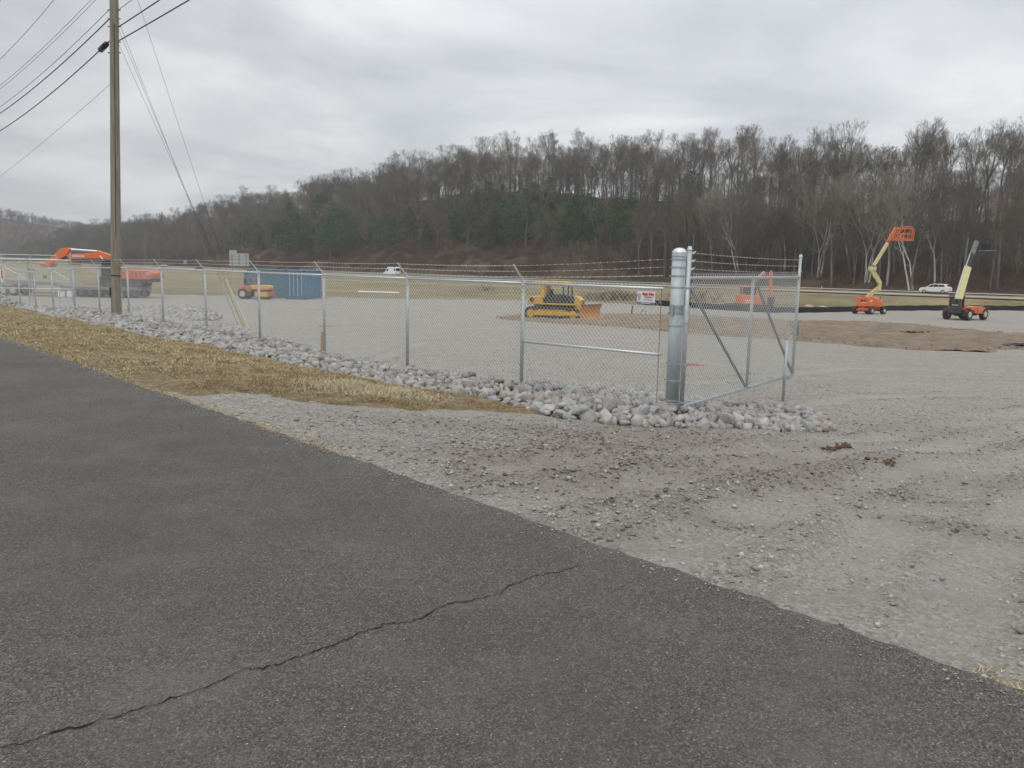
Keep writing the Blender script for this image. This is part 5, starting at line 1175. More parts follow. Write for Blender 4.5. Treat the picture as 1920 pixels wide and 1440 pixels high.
b_ = MB().box((ep(1384, 0).x, -1.115, ep(0, 563).z), (.75, .02, .10)).box((ep(1384, 0).x, -1.115, ep(0, 566.5).z), (.6, .02, .06)); b_.build('decal', 'white_paint', ex)
MB().beam(ep(1406, 556, .3), ep(1410, 530, .3), .28, .45).beam(ep(1410, 530, .3), ep(1430, 511, .3), .26, .40, .24, .30).build('boom', 'orange_paint', ex, bevel=.03)
MB().tube(ep(1413, 524, .3), ep(1428, 509.5, .3), .07, .07, 8).build('arm_cylinder', 'steel_bright', ex)
MB().prism([(ep(1427, 0).x, ep(0, 512).z), (ep(1431, 0).x, ep(0, 506.5).z), (ep(1434, 0).x, ep(0, 512).z), (ep(1435, 0).x, ep(0, 560).z), (ep(1430.5, 0).x, ep(0, 560).z)], .18, .42).build('arm', 'orange_bright', ex, bevel=.02)
MB().prism([(ep(1429, 0).x, ep(0, 557).z), (ep(1437, 0).x, ep(0, 556).z), (ep(1439, 0).x, ep(0, 566).z), (ep(1434, 0).x, ep(0, 576).z), (ep(1425, 0).x, ep(0, 577).z), (ep(1430, 0).x, ep(0, 568).z)], -.15, .75).build('bucket', 'dark_steel', ex, bevel=.02)
MB().box((ep(1434, 0).x, 0, .30), (.10, 2.3, .5)).beam((.9, 0, .45), (ep(1434, 0).x, 0, .35), .9, .14).build('dozer_blade', 'dark_steel', ex)

# lowboy trailer with the big excavator on it
h0 = hit(215, 557); k_ = h0.y/FPX; HX = h0.x; HZ = h0.z
tl = thing('lowboy_trailer', h0, math.radians(2), 'long dark lowboy trailer parked beyond the stones, carrying the big orange excavator', 'trailer')
def qx(px): return (px-215)*k_
MB().box(((qx(130)+qx(273))/2, 0, .78), (qx(273)-qx(130), 2.6, .30)).build('deck', 'grey_steel', tl, bevel=.02)
MB().prism([(qx(15), 1.05), (qx(15), 1.45), (qx(120), 1.25), (qx(136), .95), (qx(136), .60), (qx(118), .95)], -1.1, 1.1).build('gooseneck', 'grey_steel', tl, bevel=.02)
for k in range(5): MB().box(((qx(130)+qx(273))/2, -1.33, .18+.11*k), (qx(273)-qx(130), .03, .055)).build('side_rail', 'dark_steel', tl)
for x_ in (165, 182, 199, 250, 263):
    for y_ in (-1.0, 1.0): wheel(tl, qx(x_), y_, .40, .32, 'rim_grey', 16)
for x_ in (25, 42):
    for y_ in (-.9, .9): wheel(tl, qx(x_), y_, .48, .32, 'rim_grey', 16)
MB().tube((qx(173), -1.36, .98), (qx(173), -1.32, .98), .07, .07, 10).build('side_lamp', 'lamp_red', tl)
rp_ = thing('loading_ramps', Vector((HX + qx(143), h0.y-1.7, HZ)), 0, 'pair of white slatted ramps leaning beside the lowboy trailer', 'ramps')
for j in range(2):
    for k in range(6): MB().beam((-.6+.75*j+.1*k, 0, 0), (-.75+.75*j+.1*k, .4, .80), .035, .05).build('slat', 'white_paint', rp_)
# tan container behind the trailer
a = at_depth(38, 553, h0.y+6); b = at_depth(128, 495, h0.y+6); w_ = b.x-a.x; hh = b.z-ground((a.x+b.x)/2, h0.y+6)
ct = thing('site_container', ((a.x+b.x)/2, h0.y+6, ground((a.x+b.x)/2, h0.y+6)), 0, 'tan site office container behind the lowboy trailer at far left', 'container')
MB().box((0, 1.2, hh/2), (w_, 2.4, hh)).build('wall', 'tan_paint', ct, bevel=.03); MB().box((0, 1.2, hh+.04), (w_+.12, 2.5, .08)).build('roof', 'tan_paint', ct)
MB().box((-w_*.24, -.03, hh*.45), (.62, .05, hh*.72)).build('door', 'grey_steel', ct); MB().box((w_*.02, -.03, hh*.55), (.4, .04, .3)).build('vent', 'dark_steel', ct)
for k in range(9): MB().box((-w_/2+.2+(w_-.4)*k/8, -.02, hh/2), (.04, .03, hh*.96)).build('rib', 'tan_paint', ct)
for z_ in (.3, .66): MB().box((w_*.27, -.03, hh*z_), (w_*.42, .03, .03)).build('seam', 'grey_steel', ct)
# big excavator
ez = HZ + .94
be = thing('excavator', (HX, h0.y, ez), 0, 'big orange excavator loaded on the lowboy trailer, its boom stretched left behind the pole', 'excavator')
def bp(px, py, y=0.0):
    q = at_depth(px, py, h0.y); return Vector((q.x-HX, y, q.z-ez))
class Sub: pass
m = MB(); tracks(be, (275-196)*k_, .44, .92, .55)
for ch in be.children: ch.location.x = qx(236)
MB().box((qx(238), 0, .62), (1.9, 1.4, .4)).tube((qx(238), 0, .7), (qx(238), 0, 1.0), .6, .6, 18).build('slew_base', 'dark_steel', be)
z0, z1 = bp(0+265, 524).z, bp(265, 506).z
MB().prism([(qx(236), z0), (qx(236), z1-.05), (qx(243), z1), (qx(292), z1-.03), (qx(298), z1-.28), (qx(298), z0+.12), (qx(290), z0)], -1.3, 1.3).build('engine_cover', 'orange_paint', be, bevel=.08)
MB().box((qx(284), 0, z0-.10), (.8, 2.2, .22)).build('counterweight', 'dark_steel', be, bevel=.04)
MB().prism([(qx(208), z0), (qx(205), z1+.1), (qx(210), z1+.75), (qx(232), z1+.80), (qx(234), z0)], -1.3, -.35).build('cab_window', 'window_glass', be, bevel=.04)
m = MB(); m.box((qx(234), -.82, (z0+z1)/2+.4), (.1, .98, z1-z0+.8)).box((qx(221), -.82, z1+.82), (1.35, 1.0, .09)).box((qx(207), -.82, (z0+z1)/2), (.08, .98, z1-z0+.2)); m.build('cab_frame', 'dark_steel', be)
for x_ in (262, 270, 278): MB().box((qx(x_), -1.31, (z0+z1)/2), (.05, .02, .5)).build('vent', 'dark_steel', be)
text_mesh('lettering', '470', .26, 'white_paint', be, Matrix.Translation((qx(291), -1.32, (z0+z1)/2+.12)) @ FR)
y0, y1 = -.22, .22
def poly(pts, name, mat, yw=.24, bev=.03): return MB().prism([(bp(a, b).x, bp(a, b).z) for a, b in pts], -yw, yw).build(name, mat, be, bevel=bev)
poly([(212, 497), (222, 500), (216, 486), (208, 477.5), (194, 473), (183, 473.5), (150, 476), (130, 477), (117, 484), (120, 488), (134, 486), (170, 485), (190, 485), (203, 492), (206, 498)], 'boom', 'orange_bright', .27)
poly([(84, 496), (100, 493), (116, 486), (127, 478), (134, 467), (130, 464.5), (118, 465.5), (108, 473), (97, 484)], 'arm', 'orange_bright', .22)
poly([(80, 494), (103, 494), (100, 499), (90, 501), (82, 499)], 'bucket', 'orange_paint', .5)
MB().tube(bp(134, 468), bp(141, 468), .11, .11, 8).tube(bp(141, 468), bp(182, 471), .085, .085, 8).build('arm_cylinder', 'steel_bright', be)
MB().tube(bp(182, 471), bp(193, 474), .10, .10, 8).build('cylinder_barrel', 'orange_bright', be)
for yy_ in (-.32, .32): MB().tube(bp(191, 480, yy_), bp(203, 495, yy_), .075, .075, 8).build('lift_cylinder', 'steel_bright', be)
poly([(117, 484), (128, 479), (131, 484), (122, 487)], 'linkage', 'dark_steel', .3, .01)
q = bp(150, 480.5)
text_mesh('lettering', 'HITACHI', .27, 'white_paint', be, Matrix.Translation((q.x, -.285, q.z)) @ FR, 0.008)

# ------------------------------------------------------------------ blue containers and roller
def container(px0, px1, py0, py1, Yd, yaw, mat, label, depth):
    a = at_depth(px0, py1, Yd); b = at_depth(px1, py0, Yd); g = ground((a.x+b.x)/2, Yd); w_ = (b.x-a.x); hh = b.z-g
    c = thing('shipping_container', ((a.x+b.x)/2, Yd, g), yaw, label, 'container')
    MB().box((0, depth/2, hh/2), (w_-.06, depth-.06, hh-.06)).build('wall', mat, c)
    n_ = int(w_/.28); 
    m = MB()
    for k in range(n_): m.box((-w_/2+.14+(w_-.28)*(k+.5)/n_, 0.0, hh/2), (.13, .07, hh-.3))
    m.build('corrugation', mat, c)['kind'] = 'stuff'
    for z_ in (.09, hh-.09): MB().box((0, -.01, z_), (w_-.3, .12, .16)).build('rail', mat, c)
    for x_ in (-w_/2+.07, w_/2-.07): MB().box((x_, -.01, hh/2), (.14, .14, hh-.32)).build('corner_post', mat, c)
    for x_ in (-w_/2+.08, w_/2-.08):
        for z_ in (.08, hh-.08): MB().box((x_, -.015, z_), (.17, .17, .15)).build('corner_casting', 'dark_steel', c)
    return c, w_, hh
Yc = hit(520, 561).y + 0.4
c1, w1, h1 = container(459, 538, 505, 560, Yc+2.6, 0, 'blue_paint', 'long dull blue shipping container behind the roller', 2.4)
c2, w2, h2 = container(537, 573, 506, 561, Yc, 0, 'blue_deep', 'bright blue shipping container standing end-on, right of the dull blue one', 6.0)
for k in range(4): MB().tube((-w2*.30+w2*.2*k, -.09, .3), (-w2*.30+w2*.2*k, -.09, h2-.2), .03, .03, 6).build('lock_rod', 'steel_bright', c2)
MB().box((-w1*.47, -.02, h1-.25), (.4, .2, .3)).build('yellow_corner', 'guard_yellow', c1)
h0 = hit(481, 560.5); k_ = h0.y/FPX; ro = thing('road_roller', h0, math.radians(-8), 'orange drum roller with an amber hood parked before the blue containers', 'road roller', scale=k_*58/3.2)
MB().tube((1.0, -.75, .50), (1.0, .75, .50), .50, .50, 28).build('drum', 'track_steel', ro, smooth=True)
for sy in (-1, 1): MB().box((.92, sy*.82, .52), (1.35, .10, .50)).build('drum_frame', 'roller_amber', ro, bevel=.03); wheel(ro, -1.15, sy*.62, .52, .36, 'rim_cream', 20, True)
MB().box((.92, 0, 1.02), (1.4, 1.7, .16)).box((1.62, 0, .55), (.12, 1.7, .5)).build('drum_yoke', 'orange_paint', ro, bevel=.03)
MB().prism([(-.25, .95), (-.35, 1.42), (1.45, 1.42), (1.68, 1.30), (1.62, .95)], -.62, .62).build('hood', 'roller_amber', ro, bevel=.08)
MB().prism([(-1.7, .75), (-1.72, 1.15), (-1.2, 1.30), (-.3, 1.30), (-.3, .75)], -.6, .6).build('body', 'orange_paint', ro, bevel=.05)
MB().box((-.95, 0, 1.55), (.45, .5, .12)).box((-1.18, 0, 1.78), (.1, .5, .5)).build('seat', 'black_paint', ro, bevel=.04)
MB().tube((-.35, 0, 1.35), (-.50, 0, 1.95), .03, .03, 6).tube((-.5, 0, 1.95), (-.53, 0, 1.99), .20, .20, 14).build('steering_wheel', 'black_paint', ro)
for x_ in (-1.6, -.1): MB().tube((x_, .5, 1.3), (x_, .5, 2.15), .035, .035, 6).tube((x_, -.5, 1.3), (x_, -.5, 2.15), .035, .035, 6).tube((x_, -.5, 2.15), (x_, .5, 2.15), .035, .035, 6).build('guard_rail', 'orange_paint', ro)

# ------------------------------------------------------------------ trees
def segs_to_mesh(name, segs, mat, thin=None):
    S = np.array([(*a, *b, r0, r1) for a, b, r0, r1 in segs], float); out_v = []; out_f = []; base_ = 0
    r0 = S[:, 6]
    for cond, n in ((r0 >= 0.09, 7), ((r0 < 0.09) & (r0 >= 0.03), 4), (r0 < 0.03, 3)):
        Q = S[cond]
        if not len(Q): continue
        a = Q[:, :3]; b = Q[:, 3:6]; d = b-a; d /= np.linalg.norm(d, axis=1)[:, None]+1e-9
        ref = np.where(np.abs(d[:, 2:3]) > 0.9, np.array([[1, 0, 0.]]), np.array([[0, 0, 1.]])); u = np.cross(d, ref); u /= np.linalg.norm(u, axis=1)[:, None]; w = np.cross(d, u)
        ring = [a + (u*math.cos(2*PI*k/n) + w*math.sin(2*PI*k/n))*Q[:, 6:7] for k in range(n)] + [b + (u*math.cos(2*PI*k/n) + w*math.sin(2*PI*k/n))*Q[:, 7:8] for k in range(n)]
        V = np.stack(ring, 1).reshape(-1, 3); o_ = (np.arange(len(Q))*2*n)[:, None]
        F = np.concatenate([o_ + np.array([[k, (k+1) % n, n+(k+1) % n, n+k]]) for k in range(n)]) + base_
        out_v.append(V); out_f.append(F); base_ += len(V)
    FF = None
    if len({f.shape[1] for f in out_f}) == 1: FF = np.concatenate(out_f)
    me = np_mesh(name, np.concatenate(out_v), FF, mat, True)
    if thin:
        me.materials.append(MATS[thin]); nf = len(out_f[-1]); mi = np.zeros(len(FF), np.int32); mi[len(FF)-nf:] = 1; me.polygons.foreach_set('material_index', mi)
    return me
def rdir(R, d, ang):
    """tilt direction d by ang round a random azimuth"""
    d = Vector(d).normalized(); u = d.orthogonal().normalized(); w = d.cross(u); a = R.uniform(0, 2*PI); q = u*math.cos(a) + w*math.sin(a)
    return (d*math.cos(ang) + q*math.sin(ang)).normalized()
def grow(R, p, d, L, r, level, tr, cr, up=0.12, dens=1.0, rt=0.3):
    n = 5 if level == 0 else (4 if level == 1 else (3 if level < 4 else 1)); p = Vector(p); d = Vector(d); step = L/n; kids = []
    for k in range(n):
        q = rdir(R, d, R.uniform(0.03, 0.20)); q.z += up*(0.5 if level == 0 else 1.0); q.normalize()
        e_ = p + q*step; ra = r*(1-(1-rt)*k/n); rb = r*(1-(1-rt)*(k+1)/n)
        (tr if level == 0 else cr).append((tuple(p), tuple(e_), ra, rb)); kids.append((Vector(p), q.copy(), ra, (k+1)/n)); p = e_; d = q
    kids.append((p, d, r*rt, 1.0)); return kids
def make_deciduous(seed, H, trunk_f, ang, col_b, col_t, twr=0.011, multi=1):
    """trunk that divides again and again into a rounded fan of ever finer twigs"""
    R = random.Random(seed); tr = []; cr = []; r0 = H*0.0125*(1 if multi == 1 else .72)
    RAT = [.17, .135, .11, .088, .070, .056, .044]
    def branch(p, d, r, lv):
        L = H*(1-trunk_f)/0.62*RAT[lv]*R.uniform(.72, 1.2); n = 3 if lv < 2 else (2 if lv < 5 else 1); q = p; dd = d
        for k in range(n):
            dd = rdir(R, dd, R.uniform(.02, .16)); dd.z += .05; dd.normalize(); e_ = q + dd*(L/n); ra = r*(1-.3*k/n); rb = r*(1-.3*(k+1)/n); cr.append((tuple(q), tuple(e_), ra, rb)); q = e_
            if lv < 5 and R.random() < (.50 if lv < 3 else .35): branch(q, rdir(R, dd, R.uniform(.6, 1.0)), max(rb*.42, twr), min(lv+2, 6))
        if lv == 6: return
        m_ = 3 if R.random() < (.30 if lv < 4 else .55) else 2
        for k in range(m_):
            a_ = R.uniform(*ang)*(1 if k else .55); c = rdir(R, dd, a_); c.z += .06; c.normalize(); branch(q, c, max(r*.7*(.72 if k else .86), twr), lv+1)
    for mtr in range(multi):
        p = Vector((R.uniform(-.3, .3)*(multi > 1), R.uniform(-.3, .3)*(multi > 1), -.5)); d = Vector((0, 0, 1)) if multi == 1 else rdir(R, (0, 0, 1), R.uniform(.12, .32)); n = 7; L = H*trunk_f*(1 if multi == 1 else R.uniform(.7, 1.0)); r = r0
        for k in range(n):
            d = rdir(R, d, R.uniform(.02, .10)); d.z += .04; d.normalize(); e_ = p + d*L/n; rb = r0*(1-.42*(k+1)/n); tr.append((tuple(p), tuple(e_), r, rb)); p = e_; r = rb
            if k > 3 and R.random() < .5: branch(p, rdir(R, d, R.uniform(.6, 1.1)), r*.32, 3)
        for k in range(R.choice((2, 3))): branch(p, rdir(R, d, R.uniform(*ang)*.9), r*.8, 0)
    return segs_to_mesh('trunk', tr, col_b), segs_to_mesh('crown', cr, col_b if col_b == 'bark_pale' else col_t, col_t if col_b == 'bark_pale' else None)
def make_pine(seed, H):
    R = random.Random(seed); tr = [((0, 0, -.4), (0, 0, H*.5), H*.012, H*.008), ((0, 0, H*.5), (0, 0, H*.98), H*.008, .02)]; Vs = []; z = H*.22; bl_ = []
    while z < H*.99:
        f = z/H; n = 6
        for k in range(n):
            a = R.uniform(0, 2*PI); L = H*.27*(1-f)**.48*R.uniform(.45, 1.2)+.3; q = Vector((math.cos(a), math.sin(a), R.uniform(-.05, .35))).normalized()
            tr.append(((0, 0, z), tuple(Vector((0, 0, z))+q*L), .03, .012)); m_ = int(8 + L*8)
            for j in range(m_):
                c = Vector((0, 0, z)) + q*L*R.uniform(.25, 1.05) + Vector((R.gauss(0, .18), R.gauss(0, .18), R.gauss(0, .12)))
                for _ in range(2):
                    u = Vector((R.gauss(0, 1), R.gauss(0, 1), R.gauss(0, .6))).normalized()*R.uniform(.12, .26); w = Vector((R.gauss(0, 1), R.gauss(0, 1), R.gauss(0, 1))).normalized()*R.uniform(.04, .09); bl_.append((c-u-w, c+u-w, c+u*.6+w))
        z += H*.045*R.uniform(.8, 1.2)
    V = np.array([[p[:] for p in t3] for t3 in bl_]).reshape(-1, 3); F = np.arange(len(V)).reshape(-1, 3)
    return segs_to_mesh('trunk', tr, 'bark_brown'), np_mesh('foliage', V, F, 'pine_needles')
def make_brush(seed):
    R = random.Random(seed); cr = []
    for _ in range(46):
        p = Vector((R.gauss(0, .9), R.gauss(0, .9), -.1)); d = rdir(R, (0, 0, 1), R.uniform(.1, .8)); L = R.uniform(.8, 2.4); e_ = p + d*L; cr.append((tuple(p), tuple(e_), .02, .010))
        for _ in range(5):
            f = R.uniform(.3, 1); q = rdir(R, d, R.uniform(.4, 1.1)); b = p + d*L*f; cr.append((tuple(b), tuple(b + q*L*R.uniform(.25, .5)), .014, .008))
    return segs_to_mesh('brush', cr, 'brush_rust')

KINDS = []
for sd_, H_, tf_, an_, cb_, ct_, mt in ((1, 18, .46, (.28, .58), 'bark_grey', 'twig_grey', 1), (2, 20, .52, (.24, .50), 'bark_grey', 'twig_grey', 1), (3, 17, .42, (.30, .62), 'bark_brown', 'twig_rust', 1), (4, 19, .54, (.24, .48), 'bark_grey', 'twig_rust', 1), (5, 16, .36, (.26, .52), 'bark_brown', 'twig_grey', 2), (6, 21, .55, (.24, .50), 'bark_grey', 'twig_grey', 1)):
    KINDS.append((*make_deciduous(sd_, H_, tf_, an_, cb_, ct_, multi=mt), H_))
SYC = [(*make_deciduous(21, 20, .36, (.26, .52), 'bark_pale', 'twig_pale', .012, multi=2), 20), (*make_deciduous(22, 19, .34, (.26, .52), 'bark_pale', 'twig_pale', .012, multi=3), 19), (*make_deciduous(23, 18, .38, (.28, .55), 'bark_pale', 'twig_pale', .012, multi=1), 18)]
PINE = [(*make_pine(31, 13), 13), (*make_pine(32, 11), 11), (*make_pine(33, 15), 15)]
BRUSH = [make_brush(41), make_brush(42), make_brush(43)]
def project(x, y, z):
    v = cam.matrix_world.inverted() @ Vector((x, y, z)); return 960 + FPX*v.x/-v.z, 720 - FPX*v.y/-v.z
def plant(kindset, i, x, y, scale, name, label, cat, group, sx=1.0, lean=0.0):
    tm, cm, H_ = kindset[i]; e_ = thing(name, (x, y, ground(x, y)), random.uniform(0, 6.28), label, cat, group); e_.scale = (scale*sx, scale*sx, scale)
    e_.rotation_euler.x = random.uniform(-lean, lean); e_.rotation_euler.y = random.uniform(-lean, lean)
    obj('trunk', tm, e_); obj('foliage' if kindset is PINE else 'crown', cm, e_); return e_
# pale sycamores and other trees that stand out, one by one
syc = [(1385, 500, 0, 1.02, 'pale-barked forked tree with white limbs, leftmost of the pale trees on the right slope'), (1470, 497, 2, .92, 'pale single-stemmed tree between the leftmost pale tree and the white forked one'), (1535, 505, 1, 1.05, 'white-limbed spreading tree left of the boom lift'),
       (1600, 500, 0, 1.00, 'pale tall tree directly behind the boom lift arm, left side'), (1625, 515, 1, 1.10, 'pale many-stemmed tree rising above the boom lift basket'), (1662, 520, 2, 1.05, 'pale slanting tree behind the orange basket'),
       (1710, 528, 0, .95, 'pale thin tree above the white SUV, left side'), (1335, 490, 2, .85, 'pale slim tree above the open gate'), (1752, 520, 2, .85, 'grey forked tree standing low on the slope right above the white SUV'), (820, 455, 2, .75, 'slender pale leaning trunk among the dark pines in mid picture')]
for px, py, k, s_, lab in syc:
    h_ = hit(px, py + 16 if px > 1300 else py); plant(SYC, k, h_.x, h_.y, s_*(1.22 if px > 1300 else 1), 'pale_tree', lab, 'tree', 'pale-barked trees on the slope', 1.05)
# pines
pines = [(465, 450), (510, 445), (530, 432), (560, 448), (590, 455), (625, 462), (645, 440), (665, 470), (870, 452), (895, 425), (925, 462), (940, 410), (965, 440), (1000, 400), (1015, 452), (1045, 420), (1060, 455), (1090, 430), (1100, 455), (1130, 440), (1165, 465), (470, 440), (500, 428), (545, 440), (575, 452), (520, 462), (600, 440), (635, 452), (660, 460), (560, 470), (610, 470), (880, 440), (915, 430), (950, 425), (985, 415), (1000, 440), (1040, 445), (1075, 440), (930, 455), (1020, 462), (1110, 462), (960, 465), (1150, 455), (740, 452), (770, 458), (700, 462), (850, 458), (255, 462), (275, 458), (295, 462), (1180, 470), (455, 455), (485, 465), (535, 480), (650, 478), (585, 484), (620, 484), (1060, 470), (900, 468), (1245, 450), (720, 474), (800, 470), (1290, 440), (545, 425), (990, 430), (1030, 425)]
for i, (px, py) in enumerate(pines):
    h_ = hit(px, py + 6)
    if i % 2 == 0 or i > 20: lab, g_ = 'dark green pine among the bare trees on the slope', 'pines on the wooded slope'
    else: lab, g_ = 'dark green pine among the bare trees on the slope', 'pines on the wooded slope'
    plant(PINE, i % 3, h_.x, h_.y, random.uniform(.85, 1.3)*(1.05 if px < 700 else 1.0), 'pine_tree', lab, 'tree', g_, 1.25)
# the wood: jittered rows over the hill
cand = []
u_ = 174.0
while u_ < 262:
    v_ = -70.0
    while v_ < 760:
        u2_ = u_ + random.uniform(-2.3, 2.3); v2_ = v_ + random.uniform(-2.3, 2.3); x, y = uv(u2_, v2_)
        v_ += 4.6 if v2_ < 420 else 6.0
        if 150 < v2_ < 420 and u2_ < 174 + 15*float(sm(150, 205, v2_))*float(sm(430, 330, v2_)) + 3*float(vnoise(v2_/12, 0, 3)): continue
        if u2_ < 177 and random.random() < .45: continue
        if u2_ > 214 and random.random() < .48: continue
        z = ground(x, y); qx_, qy_ = project(x, y, z+9)
        if qx_ < -60 or qx_ > 2010: continue
        if (440 < qx_ < 690 or 850 < qx_ < 1190) and u2_ < 205 and random.random() < .72: continue
        H_f = random.uniform(.80, 1.18)*(0.95 if u2_ < 200 else 1.16)*float(np.interp(v2_, [50, 160, 400, 700], [1.0, 1.0, .85, .8]))
        vis = 1.0 if u2_ < 186 else (0.75 if u2_ < 200 else (0.9 if 222 < u2_ < 236 else .5))
        cand.append((H_f/math.hypot(x, y)*vis, x, y, H_f, u2_, v2_))
    u_ += 4.7
cand.sort(reverse=True)
def wood_label(u2_, v2_):
    if u2_ > 218: return 'bare grey tree standing against the sky on the hill crest', 'bare trees along the hill crest'
    if u2_ < 192: return 'bare thin-stemmed tree low on the slope behind the highway', 'bare trees at the foot of the slope'
    return 'bare brown tree in the middle of the wooded slope', 'bare trees on the middle slope'
for q in cand[:240]:
    _, x, y, hf, u2_, v2_ = q; lab, g_ = wood_label(u2_, v2_); plant(KINDS, random.randrange(len(KINDS)), x, y, hf, 'bare_tree', lab, 'tree', g_, random.uniform(.85, 1.15), .05)
rest = cand[240:]
def gn_scatter(name, pts, kinds_objs, label, parent=None):
    """pts: list of (x,y,z,kind,scale,rot); kinds_objs: list of lists of objects joined per kind"""
    A = np.array(pts, float); me = bpy.data.meshes.new(name); me.vertices.add(len(A)); me.vertices.foreach_set('co', A[:, :3].astype(np.float32).ravel())
    for nm, tp, arr in (('kind', 'INT', A[:, 3].astype(np.int32)), ('size', 'FLOAT', A[:, 4].astype(np.float32)), ('turn', 'FLOAT', A[:, 5].astype(np.float32))):
        a = me.attributes.new(nm, tp, 'POINT'); a.data.foreach_set('value', arr)
    o = obj(name, me); ng = bpy.data.node_groups.new(name, 'GeometryNodeTree'); ng.interface.new_socket('Geometry', in_out='INPUT', socket_type='NodeSocketGeometry'); ng.interface.new_socket('Geometry', in_out='OUTPUT', socket_type='NodeSocketGeometry')
    N, Lk = ng.nodes, ng.links; gi = N.new('NodeGroupInput'); go = N.new('NodeGroupOutput'); jn = N.new('GeometryNodeJoinGeometry')
    def na(nm, dt):
        n = N.new('GeometryNodeInputNamedAttribute'); n.data_type = dt; n.inputs['Name'].default_value = nm; return n.outputs[0]
    size = na('size', 'FLOAT'); turn = na('turn', 'FLOAT'); kind = na('kind', 'INT'); cx = N.new('ShaderNodeCombineXYZ'); Lk.new(turn, cx.inputs[2])
    for k, obs in enumerate(kinds_objs):
        j2 = N.new('GeometryNodeJoinGeometry')
        for ob_ in obs:
            oi = N.new('GeometryNodeObjectInfo'); oi.transform_space = 'ORIGINAL'; oi.inputs['Object'].default_value = ob_; Lk.new(oi.outputs['Geometry'], j2.inputs[0])
        cmp_ = N.new('FunctionNodeCompare'); cmp_.data_type = 'INT'; cmp_.operation = 'EQUAL'; Lk.new(kind, cmp_.inputs[2]); cmp_.inputs[3].default_value = k
        ip = N.new('GeometryNodeInstanceOnPoints'); Lk.new(gi.outputs[0], ip.inputs['Points']); Lk.new(cmp_.outputs[0], ip.inputs['Selection']); Lk.new(j2.outputs[0], ip.inputs['Instance']); Lk.new(cx.outputs[0], ip.inputs['Rotation']); Lk.new(size, ip.inputs['Scale']); Lk.new(ip.outputs[0], jn.inputs[0])
    Lk.new(jn.outputs[0], go.inputs[0]); md = o.modifiers.new('scatter', 'NODES'); md.node_group = ng
    return tag(o, label, kind='stuff')
def first_with(mesh): 
    return next(o for o in COL.objects if o.data is mesh)
KO = [[first_with(k[0]), first_with(k[1])] for k in KINDS]; PO = [[first_with(k[0]), first_with(k[1])] for k in PINE]
pts = [(x, y, ground(x, y), random.randrange(6), hf, random.uniform(0, 6.28)) for _, x, y, hf, u2_, v2_ in rest]
gn_scatter('woodland', pts, KO, 'dense mass of bare trees filling the far and middle parts of the wooded hill')
# young thin growth between the trees and brush at the hill foot
pts = []
for _ in range(9000):
    u2_ = 171.5 + abs(random.gauss(0, 16)); v2_ = random.uniform(-60, 620)
    if u2_ > 232: continue
    x, y = uv(u2_, v2_); qx_, qy_ = project(x, y, ground(x, y)+1)
    if -20 < qx_ < 1960: 
        if fbm(v2_/9, u2_/6, 77, 3) + random.uniform(-.25, .25) < -0.08: continue
        pts.append((x, y, ground(x, y), random.randrange(3), random.uniform(.35, 1.0)*(1 if u2_ > 176 else .55), random.uniform(0, 6.28)))
bproto = []
hb = [(1115, 562, .75, 'low dark brush heap at the yard edge right of the bulldozer, left end'), (1150, 562, .85, 'grey brush heap below the fence sign'), (912, 545, .55, 'small reddish bush in the field right of the white van')]
for i, (px, py, s_, lab) in enumerate(hb):
    h_ = hit(px, py); o = obj('brush_heap', BRUSH[i]); o.location = h_; o.scale = (s_*1.25, s_, s_*.62); tag(o, lab, 'brush'); bproto.append([o])
gn_scatter('undergrowth', pts, bproto, 'reddish brown undergrowth covering the foot of the wooded slope')
for px, py, s_, lab in ((1132, 563, .7, 'low dark brush heap at the yard edge right of the bulldozer, middle'), (1185, 563, .8, 'grey brush heap just left of the gate post'), (1285, 565, .9, 'dark brush heap behind the gate hinge'), (1318, 566, 1.0, 'dark brush heap behind the gate diagonal, nearer the small excavator'), (1168, 562, .8, 'grey brush heap under the fence sign, right part')):
    h_ = hit(px, py); 
    for k in range(1):
        o = obj('brush_heap', BRUSH[(px) % 3]); o.location = h_; o.scale = (s_*1.3, s_, s_*.68); o.rotation_euler.z = px*.1; tag(o, lab, 'brush')
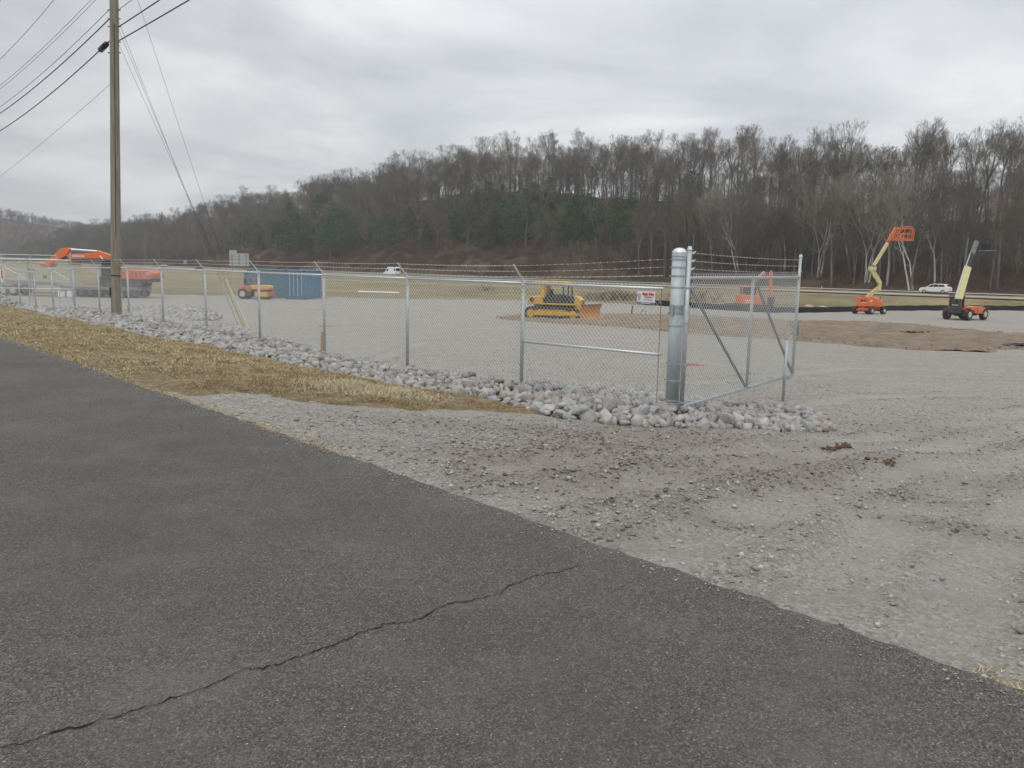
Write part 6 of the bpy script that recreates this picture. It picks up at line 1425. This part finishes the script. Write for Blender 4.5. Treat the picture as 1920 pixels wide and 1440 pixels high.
# thin saplings on the slope: small copies of the bare trees
pts = []
for _ in range(2200):
    u2_ = random.uniform(175, 238); v2_ = random.uniform(-60, 520)
    if 170 < v2_ < 400 and u2_ < 189: continue
    x, y = uv(u2_, v2_); qx_, _q = project(x, y, ground(x, y)+3)
    if -20 < qx_ < 1960: pts.append((x, y, ground(x, y), random.randrange(6), random.uniform(.28, .55), random.uniform(0, 6.28)))
gn_scatter('saplings', pts, KO, 'thicket of thin bare saplings between the larger trees')
# distant hill wood
pts = []
for _ in range(9000):
    x = random.uniform(-1250, -300); y = random.uniform(700, 1010); qx_, _q = project(x, y, 10)
    if -60 < qx_ < 330: pts.append((x, y, float(zA(x, y))-1.5, random.randrange(6), random.uniform(.45, .75), random.uniform(0, 6.28)))
gn_scatter('distant_wood', pts, KO, 'distant bare woodland covering the far left hill')
# tree line between, left
pts = []
for _ in range(420):
    px = random.uniform(-30, 250); Yd = random.uniform(520, 640) if px > 130 else random.uniform(600, 690); r = ray(px, 500); x = r[0]/r[1]*Yd
    pts.append((x, Yd, -2.5, random.randrange(6) if random.random() < .75 else 6 + random.randrange(3), random.uniform(.45, .75) if px > 140 else random.uniform(.25, .45), random.uniform(0, 6.28)))
gn_scatter('far_tree_line', pts, KO + PO, 'low tree line at the far left end of the valley')

# ------------------------------------------------------------------ haze
HAZE = 0.00030
if HAZE > 0:
    hz = MB().box((0, 590, 60), (3400, 1300, 200)).build('haze', 'white_paint'); hz.data.materials.clear()
    zlo, zhi = -12.0, 125.0
    for v in hz.data.vertices: v.co.z = zlo if v.co.z < 60 else zhi
    hm = bpy.data.materials.new('haze_air'); hm.use_nodes = True; nn_ = hm.node_tree.nodes; nn_.clear(); ou = nn_.new('ShaderNodeOutputMaterial'); pv = nn_.new('ShaderNodeVolumePrincipled')
    pv.inputs['Density'].default_value = HAZE; pv.inputs['Color'].default_value = (.92, .94, .97, 1); hm.node_tree.links.new(pv.outputs[0], ou.inputs['Volume']); hz.data.materials.append(hm); hz['kind'] = 'stuff'; hz['label'] = 'thin pale haze in the air'
